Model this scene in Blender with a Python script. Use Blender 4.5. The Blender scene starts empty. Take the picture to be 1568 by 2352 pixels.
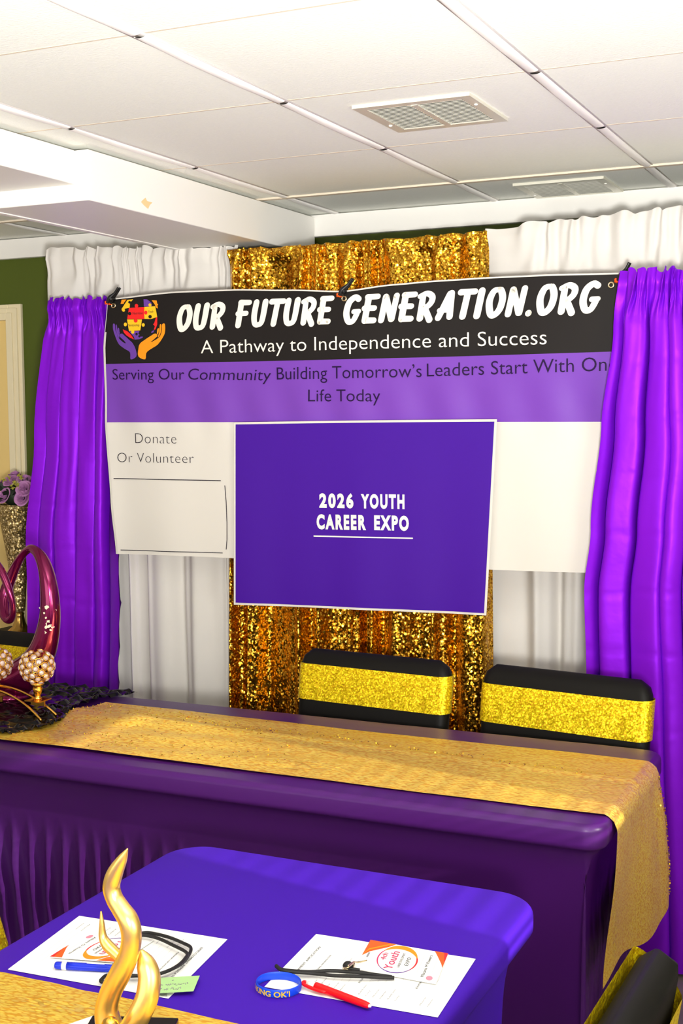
import bpy, bmesh, math, random
import numpy as np
from mathutils import Vector, Matrix, noise

# ------------------------------------------------------------------ camera
FPX, YAW, PITCH, ROLL = 2956.4, 0.431825, 0.078778, 0.0089696
CAM = Vector((0.0, 0.0, 1.63))
W0, H0 = 1568.0, 2352.0
scene = bpy.context.scene
col = scene.collection
_f = Vector((-math.sin(YAW) * math.cos(PITCH), math.cos(YAW) * math.cos(PITCH), -math.sin(PITCH)))
_r0 = Vector((math.cos(YAW), math.sin(YAW), 0))
_d0 = _f.cross(_r0)
_r = math.cos(ROLL) * _r0 + math.sin(ROLL) * _d0
_d = -math.sin(ROLL) * _r0 + math.cos(ROLL) * _d0
cd = bpy.data.cameras.new('camera')
cd.sensor_fit = 'VERTICAL'
cd.sensor_height = 36.0
cd.lens = 36.0 * FPX / H0
cd.clip_start = 0.05
cam = bpy.data.objects.new('camera', cd)
col.objects.link(cam)
m3 = Matrix((( _r.x, -_d.x, -_f.x), (_r.y, -_d.y, -_f.y), (_r.z, -_d.z, -_f.z)))
cam.matrix_world = Matrix.Translation(CAM) @ m3.to_4x4()
scene.camera = cam

# ------------------------------------------------------------------ light and exposure
scene.view_settings.view_transform = 'Standard'
scene.view_settings.look = 'None'
scene.view_settings.gamma = 1.0
scene.view_settings.exposure = 0.2
scene.view_settings.use_curve_mapping = False
world = bpy.data.worlds.new('world')
scene.world = world
world.use_nodes = True
world.node_tree.nodes['Background'].inputs[0].default_value = (0.85, 0.92, 1.0, 1)
world.node_tree.nodes['Background'].inputs[1].default_value = 1.0


def area_light(name, loc, target, sx, sy, energy, color):
    l = bpy.data.lights.new(name, 'AREA')
    l.shape = 'RECTANGLE'
    l.size, l.size_y, l.energy, l.color = sx, sy, energy, color
    o = bpy.data.objects.new(name, l)
    col.objects.link(o)
    o.location = loc
    o.rotation_euler = (Vector(target) - Vector(loc)).to_track_quat('-Z', 'Y').to_euler()
    return o


area_light('rear_fill', (-1.9, -2.3, 1.45), (-1.6, 3.0, 1.75), 4.0, 1.5, 47, (1.0, 0.985, 0.94))  # soft fill added behind the camera; the wall there has no window
sw = area_light('side_uplight', (1.42, 0.9, 1.35), (-1.2, 2.2, 2.45), 1.6, 1.0, 30, (1.0, 0.99, 0.93))  # fill added beside the window opening, tilted up to lift the far ceiling
sw.data.spread = math.radians(130)
fl = bpy.data.lights.new('ceiling_uplight', 'SPOT')     # spot added by the camera to brighten the ceiling, as bounced flash would
fl.energy, fl.spot_size, fl.spot_blend, fl.shadow_soft_size, fl.color = 560, math.radians(112), 1.0, .12, (1.0, 0.995, 0.95)
flo = bpy.data.objects.new('ceiling_uplight', fl)
col.objects.link(flo)
flo.location = (0.1, 0.0, 1.42)
flo.rotation_euler = (Vector((-0.6, 1.45, 2.356)) - flo.location).to_track_quat('-Z', 'Y').to_euler()
SUN_E = math.atan(0.385)
sd = bpy.data.lights.new('sun', 'SUN')
sd.energy = 8.0
sd.angle = math.radians(0.45)
sd.color = (1.0, 0.95, 0.86)
sun = bpy.data.objects.new('sun', sd)
col.objects.link(sun)
sun.rotation_euler = Vector((-0.98 * math.cos(SUN_E), 0.2 * math.cos(SUN_E), -math.sin(SUN_E))).to_track_quat('-Z', 'Y').to_euler()


# ------------------------------------------------------------------ measuring helpers: a line of sight met with a plane of the room
def ray(px, py):
    return _r * ((px - W0 / 2) / FPX) + _d * ((py - H0 / 2) / FPX) + _f


def at_y(px, py, y):
    v = ray(px, py)
    return CAM + v * (y / v.y)


def at_z(px, py, z):
    v = ray(px, py)
    return CAM + v * ((z - CAM.z) / v.z)


def at_x(px, py, x):
    v = ray(px, py)
    return CAM + v * (x / v.x)


# ------------------------------------------------------------------ object helpers
def tag(o, label=None, cat=None, group=None, kind=None):
    if label: o['label'] = label
    if cat: o['category'] = cat
    if group: o['group'] = group
    if kind: o['kind'] = kind
    return o


def thing(name, label, cat, loc=(0, 0, 0), rz=0, group=None):
    o = bpy.data.objects.new(name, None)
    o.empty_display_size = 0.05
    col.objects.link(o)
    o.location = loc
    o.rotation_euler = (0, 0, rz)
    return tag(o, label, cat, group)


def link_mesh(name, me, mats, parent=None, smooth=True, world_coords=False):
    if not isinstance(mats, (list, tuple)):
        mats = [mats]
    for m in mats:
        me.materials.append(m)
    if smooth:
        me.polygons.foreach_set('use_smooth', [True] * len(me.polygons))
    o = bpy.data.objects.new(name, me)
    col.objects.link(o)
    if parent is not None:
        o.parent = parent
        if world_coords:
            bpy.context.view_layer.update()
            mw = Matrix.LocRotScale(parent.location, parent.rotation_euler, None)
            p = parent.parent
            while p is not None:
                mw = Matrix.LocRotScale(p.location, p.rotation_euler, None) @ mw
                p = p.parent
            o.data.transform(mw.inverted())
    return o


class MB:
    def __init__(s):
        s.v, s.f, s.m = [], [], []

    def add(s, verts, faces, mi=0):
        b = len(s.v)
        s.v += [tuple(p) for p in verts]
        s.f += [tuple(b + i for i in f) for f in faces]
        s.m += [mi] * len(faces)

    def box(s, a, b, mi=0, mat=None):
        x0, y0, z0 = a
        x1, y1, z1 = b
        vs = [Vector(p) for p in ((x0, y0, z0), (x1, y0, z0), (x1, y1, z0), (x0, y1, z0), (x0, y0, z1), (x1, y0, z1), (x1, y1, z1), (x0, y1, z1))]
        if mat is not None:
            vs = [mat @ p for p in vs]
        s.add(vs, [(0, 3, 2, 1), (4, 5, 6, 7), (0, 1, 5, 4), (1, 2, 6, 5), (2, 3, 7, 6), (3, 0, 4, 7)], mi)

    def grid(s, fn, nu, nv, mi=0, closed_u=False, mfn=None):
        cu = nu if closed_u else nu + 1
        vs = [fn(i / nu, j / nv) for j in range(nv + 1) for i in range(cu)]
        b = len(s.v)
        s.v += [tuple(p) for p in vs]
        for j in range(nv):
            for i in range(nu):
                i2 = (i + 1) % cu
                s.f.append((b + j * cu + i, b + j * cu + i2, b + (j + 1) * cu + i2, b + (j + 1) * cu + i))
                s.m.append(mfn((i + .5) / nu, (j + .5) / nv) if mfn else mi)

    def lathe(s, prof, seg=32, c=(0, 0, 0), mi=0, wob=None):
        b = len(s.v)
        for r, z in prof:
            for k in range(seg):
                a = 2 * math.pi * k / seg
                s.v.append((c[0] + r * math.cos(a), c[1] + r * math.sin(a), c[2] + z))
        n = len(prof)
        for j in range(n - 1):
            for k in range(seg):
                k2 = (k + 1) % seg
                s.f.append((b + j * seg + k, b + j * seg + k2, b + (j + 1) * seg + k2, b + (j + 1) * seg + k))
                s.m.append(mi)
        s.f.append(tuple(b + k for k in reversed(range(seg)))); s.m.append(mi)
        s.f.append(tuple(b + (n - 1) * seg + k for k in range(seg))); s.m.append(mi)

    def tube(s, pts, rad, seg=12, sub=6, closed=False, mi=0, flat=1.0, caps=True):
        P, R = spline(pts, rad, sub, closed)
        n = len(P)
        T = []
        for i in range(n):
            a = P[(i - 1) % n] if (closed or i > 0) else P[i]
            c = P[(i + 1) % n] if (closed or i < n - 1) else P[i]
            T.append((c - a).normalized())
        nrm = T[0].orthogonal().normalized()
        b = len(s.v)
        for i in range(n):
            nrm = (nrm - T[i] * nrm.dot(T[i])).normalized()
            bn = T[i].cross(nrm)
            for k in range(seg):
                a = 2 * math.pi * k / seg
                s.v.append(tuple(P[i] + (nrm * math.cos(a) + bn * math.sin(a) * flat) * R[i]))
        for i in range(n if closed else n - 1):
            i2 = (i + 1) % n
            for k in range(seg):
                k2 = (k + 1) % seg
                s.f.append((b + i * seg + k, b + i * seg + k2, b + i2 * seg + k2, b + i2 * seg + k)); s.m.append(mi)
        if caps and not closed:
            s.f.append(tuple(b + k for k in reversed(range(seg)))); s.m.append(mi)
            s.f.append(tuple(b + (n - 1) * seg + k for k in range(seg))); s.m.append(mi)

    def ball(s, c, r, nu=16, nv=10, mi=0, sc=(1, 1, 1)):
        c = Vector(c)
        prof = [(max(1e-5, math.sin(math.pi * j / nv)) * r, -math.cos(math.pi * j / nv) * r) for j in range(nv + 1)]
        b = len(s.v)
        s.lathe(prof, nu, (0, 0, 0), mi)
        for i in range(b, len(s.v)):
            v = s.v[i]
            s.v[i] = (c.x + v[0] * sc[0], c.y + v[1] * sc[1], c.z + v[2] * sc[2])

    def build(s, name, mats, parent=None, smooth=True, wc=False, bevel=0, merge=False, subsurf=0):
        me = bpy.data.meshes.new(name)
        me.from_pydata(s.v, [], s.f)
        me.polygons.foreach_set('material_index', s.m)
        me.update()
        o = link_mesh(name, me, mats, parent, smooth, wc)
        if merge or bevel:
            bm = bmesh.new(); bm.from_mesh(o.data)
            bmesh.ops.remove_doubles(bm, verts=bm.verts, dist=1e-6)
            bmesh.ops.recalc_face_normals(bm, faces=bm.faces)
            if bevel:
                bmesh.ops.bevel(bm, geom=[e for e in bm.edges if len(e.link_faces) == 2 and e.calc_face_angle(0) > 0.6], offset=bevel, segments=3, affect='EDGES', profile=0.6)
            bm.to_mesh(o.data); bm.free()
            o.data.polygons.foreach_set('use_smooth', [smooth] * len(o.data.polygons))
        if bevel and smooth:
            o.data.polygons.foreach_set('use_smooth', [True] * len(o.data.polygons))
            md = o.modifiers.new('weighted', 'WEIGHTED_NORMAL'); md.keep_sharp = False
        if subsurf:
            md = o.modifiers.new('sub', 'SUBSURF'); md.levels = md.render_levels = subsurf
        return o


def spline(pts, rad, sub, closed):
    pts = [Vector(p) for p in pts]
    if not hasattr(rad, '__len__'):
        rad = [rad] * len(pts)
    n = len(pts)
    P, R = [], []
    for i in range(n if closed else n - 1):
        g = (lambda k: k % n) if closed else (lambda k: min(max(k, 0), n - 1))
        p = [pts[g(i + k)] for k in (-1, 0, 1, 2)]
        q = [rad[g(i + k)] for k in (-1, 0, 1, 2)]
        for j in range(sub):
            t = j / sub
            w = (-.5 * t + t * t - .5 * t ** 3, 1 - 2.5 * t * t + 1.5 * t ** 3, .5 * t + 2 * t * t - 1.5 * t ** 3, -.5 * t * t + .5 * t ** 3)
            P.append(sum((p[k] * w[k] for k in range(4)), Vector()))
            R.append(max(1e-4, sum(q[k] * w[k] for k in range(4))))
    if not closed:
        P.append(pts[-1]); R.append(rad[-1])
    return P, R


def lin(c):
    return tuple(((x / 255) / 12.92 if x / 255 <= 0.04045 else ((x / 255 + 0.055) / 1.055) ** 2.4) for x in c) + (1,)


# ------------------------------------------------------------------ materials
def mat(name, rgb, rough=0.5, metal=0.0, spec=0.5, sheen=0.0, coat=0.0, trans=0.0, bump=None, mott=None, srgb=True, ior=1.45, tint=None):
    m = bpy.data.materials.new(name)
    m.use_nodes = True
    nt = m.node_tree
    p = nt.nodes['Principled BSDF']
    c = lin(rgb) if srgb else tuple(rgb) + (1,)
    p.inputs['Base Color'].default_value = c
    p.inputs['Roughness'].default_value = rough
    p.inputs['Metallic'].default_value = metal
    p.inputs['Specular IOR Level'].default_value = spec
    p.inputs['Sheen Weight'].default_value = sheen
    p.inputs['Coat Weight'].default_value = coat
    p.inputs['Transmission Weight'].default_value = trans
    p.inputs['IOR'].default_value = ior
    if tint: p.inputs['Specular Tint'].default_value = lin(tint)
    if sheen:
        p.inputs['Sheen Tint'].default_value = c
    tc = nt.nodes.new('ShaderNodeTexCoord')
    if mott:
        scale, amt = mott
        n = nt.nodes.new('ShaderNodeTexNoise'); n.inputs['Scale'].default_value = scale; n.inputs['Detail'].default_value = 4
        nt.links.new(tc.outputs['Object'], n.inputs['Vector'])
        mr = nt.nodes.new('ShaderNodeMapRange')
        mr.inputs['To Min'].default_value = 1 - amt; mr.inputs['To Max'].default_value = 1 + amt * .4
        nt.links.new(n.outputs['Fac'], mr.inputs['Value'])
        mx = nt.nodes.new('ShaderNodeVectorMath'); mx.operation = 'SCALE'
        mx.inputs[0].default_value = c[:3]
        nt.links.new(mr.outputs['Result'], mx.inputs['Scale'])
        nt.links.new(mx.outputs['Vector'], p.inputs['Base Color'])
    if bump:
        scale, strength, dist = bump
        n = nt.nodes.new('ShaderNodeTexNoise'); n.inputs['Scale'].default_value = scale; n.inputs['Detail'].default_value = 3
        nt.links.new(tc.outputs['Object'], n.inputs['Vector'])
        b = nt.nodes.new('ShaderNodeBump'); b.inputs['Strength'].default_value = strength; b.inputs['Distance'].default_value = dist
        nt.links.new(n.outputs['Fac'], b.inputs['Height'])
        nt.links.new(b.outputs['Normal'], p.inputs['Normal'])
    return m


def sequin(name, rgb, dark, size, tilt, rough=0.28, stretch=(1, 1, 1), gap=0.35, metal=1.0, patch=None, var=0.5):
    """small discs, each leaning its own way"""
    m = bpy.data.materials.new(name)
    m.use_nodes = True
    nt = m.node_tree
    N, L = nt.nodes.new, nt.links.new
    p = nt.nodes['Principled BSDF']
    tc = N('ShaderNodeTexCoord')
    mp = N('ShaderNodeMapping'); mp.inputs['Scale'].default_value = stretch
    L(tc.outputs['Object'], mp.inputs['Vector'])
    v = N('ShaderNodeTexVoronoi'); v.feature = 'F1'; v.inputs['Scale'].default_value = 1 / size
    L(mp.outputs['Vector'], v.inputs['Vector'])
    sub = N('ShaderNodeVectorMath'); sub.operation = 'SUBTRACT'; sub.inputs[1].default_value = (.5, .5, .5)
    L(v.outputs['Color'], sub.inputs[0])
    sc = N('ShaderNodeVectorMath'); sc.operation = 'SCALE'
    L(sub.outputs['Vector'], sc.inputs[0])
    if patch:
        pn = N('ShaderNodeTexNoise'); pn.inputs['Scale'].default_value = patch[0]; pn.inputs['Detail'].default_value = 2
        pm = N('ShaderNodeMapping'); pm.inputs['Scale'].default_value = patch[1]
        L(tc.outputs['Object'], pm.inputs['Vector']); L(pm.outputs['Vector'], pn.inputs['Vector'])
        pr = N('ShaderNodeMapRange'); pr.inputs['From Min'].default_value = patch[2]; pr.inputs['From Max'].default_value = patch[2] + .12
        pr.inputs['To Min'].default_value = tilt * patch[3]; pr.inputs['To Max'].default_value = tilt * patch[4]
        rr = N('ShaderNodeMapRange'); rr.inputs['From Min'].default_value = patch[2]; rr.inputs['From Max'].default_value = patch[2] + .12
        rr.inputs['To Min'].default_value = rough; rr.inputs['To Max'].default_value = .36
        L(pn.outputs['Fac'], rr.inputs['Value']); L(rr.outputs['Result'], p.inputs['Roughness'])
        L(pn.outputs['Fac'], pr.inputs['Value']); L(pr.outputs['Result'], sc.inputs['Scale'])
    else:
        sc.inputs['Scale'].default_value = tilt * 2
    g = N('ShaderNodeNewGeometry')
    ad = N('ShaderNodeVectorMath'); ad.operation = 'ADD'
    L(g.outputs['Normal'], ad.inputs[0]); L(sc.outputs['Vector'], ad.inputs[1])
    nm = N('ShaderNodeVectorMath'); nm.operation = 'NORMALIZE'
    L(ad.outputs['Vector'], nm.inputs[0])
    L(nm.outputs['Vector'], p.inputs['Normal'])
    sx = N('ShaderNodeSeparateColor'); L(v.outputs['Color'], sx.inputs['Color'])
    mr = N('ShaderNodeMapRange'); mr.inputs['To Min'].default_value = 1 - var; mr.inputs['To Max'].default_value = 1
    L(sx.outputs['Blue'], mr.inputs['Value'])
    dr = N('ShaderNodeMapRange'); dr.inputs['From Min'].default_value = gap; dr.inputs['From Max'].default_value = gap + .25
    dr.inputs['To Min'].default_value = 1; dr.inputs['To Max'].default_value = 0
    L(v.outputs['Distance'], dr.inputs['Value'])
    mu = N('ShaderNodeMath'); mu.operation = 'MULTIPLY'
    L(mr.outputs['Result'], mu.inputs[0]); L(dr.outputs['Result'], mu.inputs[1])
    mx = N('ShaderNodeMix'); mx.data_type = 'RGBA'
    mx.inputs[6].default_value = lin(dark); mx.inputs[7].default_value = lin(rgb)
    L(mu.outputs[0], mx.inputs[0]); L(mx.outputs[2], p.inputs['Base Color'])
    p.inputs['Metallic'].default_value = metal
    p.inputs['Roughness'].default_value = rough
    return m


M = {}
M['ceiling'] = mat('ceiling_tile', (251, 252, 244), .9, bump=(160, .25, .004), mott=(120, .05))
M['joint'] = mat('tile_joint', (226, 212, 192), .8)
M['grid'] = mat('ceiling_bar', (248, 244, 240), .5)
M['white_paint'] = mat('white_paint', (244, 241, 236), .45, mott=(3, .03))
M['green'] = mat('olive_wall', (78, 92, 14), .6, mott=(2, .1))
M['cream'] = mat('cream_trim', (240, 226, 190), .45)
M['door'] = mat('door_cream', (238, 206, 132), .5)
M['plain_wall'] = mat('plain_wall', (236, 230, 220), .7)
M['floor'] = mat('floor_wood', (128, 112, 104), .4, bump=(30, .1, .002), mott=(8, .3))
M['alum'] = mat('vent_aluminium', (228, 225, 210), .35, metal=.4)
M['louver'] = mat('vent_louver', (214, 212, 200), .4, metal=.3)
M['dark'] = mat('dark_void', (40, 38, 34), .8)
M['white_cloth'] = mat('white_drape', (222, 217, 211), .75, sheen=.1, bump=(500, .15, .001))
M['gold_curtain'] = sequin('gold_sequin_drape', (255, 208, 76), (190, 128, 28), .0062, .38, .27, var=.5)
M['sash'] = sequin('yellow_gold_sash', (255, 228, 24), (214, 168, 0), .0042, .26, .42, gap=.45, metal=.6, var=.25)
M['runner'] = sequin('gold_runner', (255, 226, 96), (236, 172, 40), .0042, .28, .42, stretch=(.35, 1, 1), gap=.45, metal=.5, patch=(6.5, (.6, 3.0, 1), .56, .6, 1.3), var=.45)
M['satin'] = mat('purple_satin', (128, 20, 206), .42, metal=.2, spec=.7, sheen=.1, bump=(16, .2, .010), tint=(170, 96, 255))
M['plum'] = mat('plum_spandex', (66, 19, 92), .36, spec=.38, bump=(900, .05, .001))
M['violet'] = mat('violet_spandex', (66, 20, 170), .6, spec=.18, bump=(900, .05, .001))
M['black_cloth'] = mat('black_spandex', (14, 12, 10), .55, spec=.22)
M['black_satin'] = mat('black_satin', (4, 4, 4), .2, spec=.35)
M['vinyl_black'] = mat('vinyl_black', (30, 26, 25), .5, spec=.2)
M['vinyl_purple'] = mat('vinyl_purple', (118, 66, 176), .45, spec=.25)
M['vinyl_white'] = mat('vinyl_white', (218, 213, 205), .45, spec=.25)
M['ink_white'] = mat('ink_white', (246, 240, 226), .5)
M['ink_dark'] = mat('ink_dark', (30, 22, 36), .6, spec=.2)
M['ink_violet'] = mat('ink_violet_dark', (36, 15, 60), .6, spec=.2)
M['poster'] = mat('poster_purple', (68, 20, 150), .5, spec=.18)
M['red'] = mat('ink_red', (238, 28, 30), .5)
M['yellow'] = mat('ink_yellow', (250, 196, 28), .5)
M['orange'] = mat('ink_orange', (255, 150, 10), .5)
M['lilac'] = mat('ink_lilac', (104, 58, 160), .5)
M['brass'] = mat('brass_ring', (220, 200, 160), .25, metal=1)
M['clamp'] = mat('clamp_black', (16, 16, 20), .4)
M['clamp_tip'] = mat('clamp_orange', (255, 90, 10), .5)
M['metal_rod'] = mat('rod_metal', (150, 150, 150), .35, metal=.9)
M['magenta'] = mat('magenta_glaze', (124, 8, 72), .17, metal=.75, coat=.5)
M['gold'] = mat('polished_gold', (246, 190, 84), .2, metal=1)
M['gold_satin'] = mat('satin_gold', (255, 214, 120), .3, metal=.9)
M['crystal'] = mat('crystal', (255, 232, 226), .05, metal=.25, spec=1.0, trans=.4)
M['chip'] = mat('bare_plaster_chip', (235, 222, 196), .8)
M['glitter'] = sequin('champagne_glitter', (235, 212, 160), (150, 124, 70), .0065, .42, .4, metal=.8, var=.6)
M['bronze'] = mat('bronze_base', (190, 150, 80), .2, metal=1)
M['rose'] = mat('rose_petal', (196, 134, 190), .7, sheen=.3, mott=(20, .15))
M['leaf'] = mat('dark_leaf', (28, 40, 24), .6)
M['sprig'] = mat('yellow_green_sprig', (176, 170, 60), .6)
M['paper'] = mat('paper', (250, 248, 244), .7)
M['note'] = mat('green_note', (170, 208, 140), .7)
M['ink_grey'] = mat('ink_grey', (150, 146, 150), .7)
M['ink_black'] = mat('ink_black', (30, 28, 30), .6)
M['pink'] = mat('ink_pink', (236, 140, 160), .6)
M['magenta_ink'] = mat('ink_magenta', (214, 30, 96), .6)
M['badge_orange'] = mat('badge_orange', (244, 96, 22), .5)
M['badge_red'] = mat('badge_red', (226, 40, 40), .5)
M['blue_rubber'] = mat('blue_rubber', (10, 70, 220), .45)
M['blue_pen'] = mat('blue_plastic', (14, 44, 200), .25)
M['red_pen'] = mat('red_plastic', (236, 10, 16), .28)
M['white_plastic'] = mat('white_plastic', (244, 242, 236), .3)
M['cord'] = mat('black_cord', (24, 22, 22), .6)
M['tabletop'] = mat('table_plastic', (200, 200, 196), .5)
M['leg_metal'] = mat('leg_metal', (90, 90, 92), .4, metal=.8)
M['glass_frame'] = mat('window_frame', (240, 240, 238), .4)

# ------------------------------------------------------------------ the room
CEIL, WALL_Y, XL, XR, YF = 2.356, 4.39, -4.7, 1.5, -2.5


def struct(name, mb, m, parent=None, bevel=0, smooth=False):
    o = mb.build(name, m, parent, smooth=smooth, bevel=bevel)
    if parent is None:
        o['kind'] = 'structure'
    return o


b = MB(); b.box((XL - .1, YF - .1, -.1), (XR + .1, WALL_Y + .1, 0)); struct('floor', b, M['floor'])
b = MB(); b.box((XL - .1, YF - .1, CEIL), (XR + .1, WALL_Y + .1, CEIL + .1)); struct('ceiling', b, M['ceiling'])
b = MB(); b.box((XL - .1, WALL_Y, 0), (XR + .1, WALL_Y + .1, CEIL)); struct('wall_back', b, M['green'])
b = MB(); b.box((XL - .1, YF, 0), (XL, WALL_Y, CEIL)); struct('wall_left', b, M['plain_wall'])
b = MB(); b.box((XL - .1, YF - .1, 0), (XR + .1, YF, CEIL)); struct('wall_front', b, M['plain_wall'])
WY0, WY1, WZ0, WZ1 = 1.545, 2.36, 1.545, 2.2
b = MB()
b.box((XR, YF, 0), (XR + .1, WY0, CEIL)); b.box((XR, WY1, 0), (XR + .1, WALL_Y, CEIL))
b.box((XR, WY0, 0), (XR + .1, WY1, WZ0)); b.box((XR, WY0, WZ1), (XR + .1, WY1, CEIL))
struct('wall_right', b, M['plain_wall'])
win = bpy.data.objects.new('window_1', None); col.objects.link(win); win.location = (XR, (WY0 + WY1) / 2, WZ0); win['kind'] = 'structure'
b = MB()
for (a, c) in (((-.02, -.45, -.05), (0, .45, 0)), ((-.02, -.45, .615), (0, .45, .665)), ((-.02, -.45, 0), (0, -.405, .615)), ((-.02, .405, 0), (0, .45, .615))):
    b.box(a, c)
struct('window_frame', b, M['glass_frame'], win)
b = MB()
k = .014
while k < .61:
    b.box((.018, -.40, k), (.047, .40, k + .0012)); k += .025
struct('blind_slats', b, M['glass_frame'], win)

# ceiling grid: raised bars running into the room, flat joints across
b = MB()
XB = [-1.414 + .61 * k for k in range(-5, 5)]
YJ = [3.965 - .606 * k for k in range(0, 11)]
for x in XB:
    ys = [WALL_Y] + YJ + [YF]
    for a, c in zip(ys[:-1], ys[1:]):
        if a - c < .05: continue
        y1, y0 = a - .009, c + .009

        def prof(u, v, x=x, y0=y0, y1=y1):
            t = math.pi * u
            s = 1 if .001 < v < .999 else .55
            return (x - .0135 * math.cos(t), y0 + (y1 - y0) * v, CEIL - .011 * s * math.sin(t) ** .6 if 0 < u < 1 else CEIL)
        b.grid(prof, 8, 3)
    b.box((x - .018, YF, CEIL - .0022), (x + .018, WALL_Y, CEIL))
o = b.build('trim_2', M['grid'], smooth=True); o['kind'] = 'structure'
b = MB()
for y in YJ:
    w_, h_ = (.012, .006) if y > 3.9 else (.0035, .0008)
    b.box((XL, y - w_, CEIL - h_), (XR, y + w_, CEIL - .0003))
struct('trim_3', b, M['joint'])
# cornice board along the back wall
b = MB(); b.box((XL, WALL_Y - .03, CEIL - .083), (XR, WALL_Y, CEIL - .0035))
struct('trim_1', b, M['white_paint'], bevel=.003)
# boxed-in beam that runs out from the back wall, and its shallower continuation
bm_ = MB(); bm_.box((-2.46, 2.95, 2.207), (-2.107, WALL_Y - .031, CEIL - .012))
beam = struct('ceiling_beam', bm_, M['white_paint'], bevel=.004)
b = MB(); b.box((-2.475, 2.945, 2.204), (-2.455, WALL_Y - .031, 2.226)); struct('beam_edge_strip', b, M['grid'], beam)
b = MB()
pc = [at_x(*p, -2.1062) for p in ((327, 460), (334, 454), (338, 462), (350, 465), (344, 471), (340, 480), (331, 472), (324, 464))]
b.add(pc, [tuple(range(8))]); struct('peeled_paint', b, mat('peeled_paint', (238, 205, 150), .7), beam)
b = MB(); b.box((-2.46, YF, 2.252), (-2.15, 2.949, CEIL - .012))
struct('trim_4', b, M['white_paint'], bevel=.004)

# door with casing in the back wall
dr = bpy.data.objects.new('door_1', None); col.objects.link(dr); dr.location = (-3.95, WALL_Y, 0); dr['kind'] = 'structure'
b = MB(); b.box((-.41, -.012, 0), (.41, .0, 2.02)); struct('door_leaf', b, M['door'], dr)
b = MB()
for i, (w, t) in enumerate(((.066, .016), (.05, .026), (.03, .034))):
    o_ = .4
    b.box((o_, -t, 0), (o_ + w, 0, 2.02 + w)); b.box((-o_ - w, -t, 0), (-o_, 0, 2.02 + w)); b.box((-o_, -t - .0002, 2.02), (o_, 0, 2.02 + w))
struct('door_casing', b, M['cream'], dr, bevel=.003)
b = MB(); b.lathe([(.012, 0), (.012, .03), (.028, .036), (.03, .055), (.02, .066), (.001, .068)], 20)
o = b.build('door_knob', M['bronze'], dr); o.rotation_euler = (math.pi / 2, 0, 0); o.location = (-.34, -.012, 1.0)


# ------------------------------------------------------------------ ceiling vents
def vent(loc, label):
    t = thing('ceiling_vent', label, 'vent', loc, 0, 'ceiling vents')
    b = MB(); h = .148; w = .028
    for (a, c) in (((-h, -h, -.008), (h, -h + w, 0)), ((-h, h - w, -.008), (h, h, 0)), ((-h, -h + w, -.008), (-h + w, h - w, 0)), ((h - w, -h + w, -.008), (h, h - w, 0))):
        b.box(a, c)
    b.build('frame', M['alum'], t, smooth=False)
    b = MB(); b.box((-.008, -h + w, -.009), (.008, h - w, -.001)); b.build('centre_bar', M['alum'], t, smooth=False)
    b = MB(); b.box((-h + w, -h + w, -.0012), (h - w, h - w, -.0002)); b.build('backing', M['dark'], t, smooth=False)
    b = MB()
    n = 19
    for k in range(n):
        y = -h + w + (k + .5) * 2 * (h - w) / n
        for x0, x1 in ((-h + w, -.008), (.008, h - w)):
            b.box((x0, -.0058, -.0006), (x1, .0058, .0006), mat=Matrix.Translation((0, y, -.005)) @ Matrix.Rotation(math.radians(28), 4, 'X'))
    b.build('louvers', M['louver'], t, smooth=False)
    for sx in (-1, 1):
        b = MB(); b.ball((sx * (h - .014), -.06 * sx, -.0085), .005, 10, 6, sc=(1, 1, .5)); b.build('screw', M['white_plastic'], t)
    return t


vent((-1.138, 3.018, CEIL), 'square louvred aluminium ceiling vent set mid tile, the larger-looking one')
vent((-1.112, 4.225, CEIL - .0005), 'square ceiling vent right above the back wall cornice and white drape')


# ------------------------------------------------------------------ curtains
def ssm(t):
    t = min(1, max(0, t)); return t * t * (3 - 2 * t)


def interp(pts, t):
    for (a, va), (c, vc) in zip(pts[:-1], pts[1:]):
        if t <= c:
            return va + (vc - va) * ssm((t - a) / (c - a)) if c > a else va
    return pts[-1][1]


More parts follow.
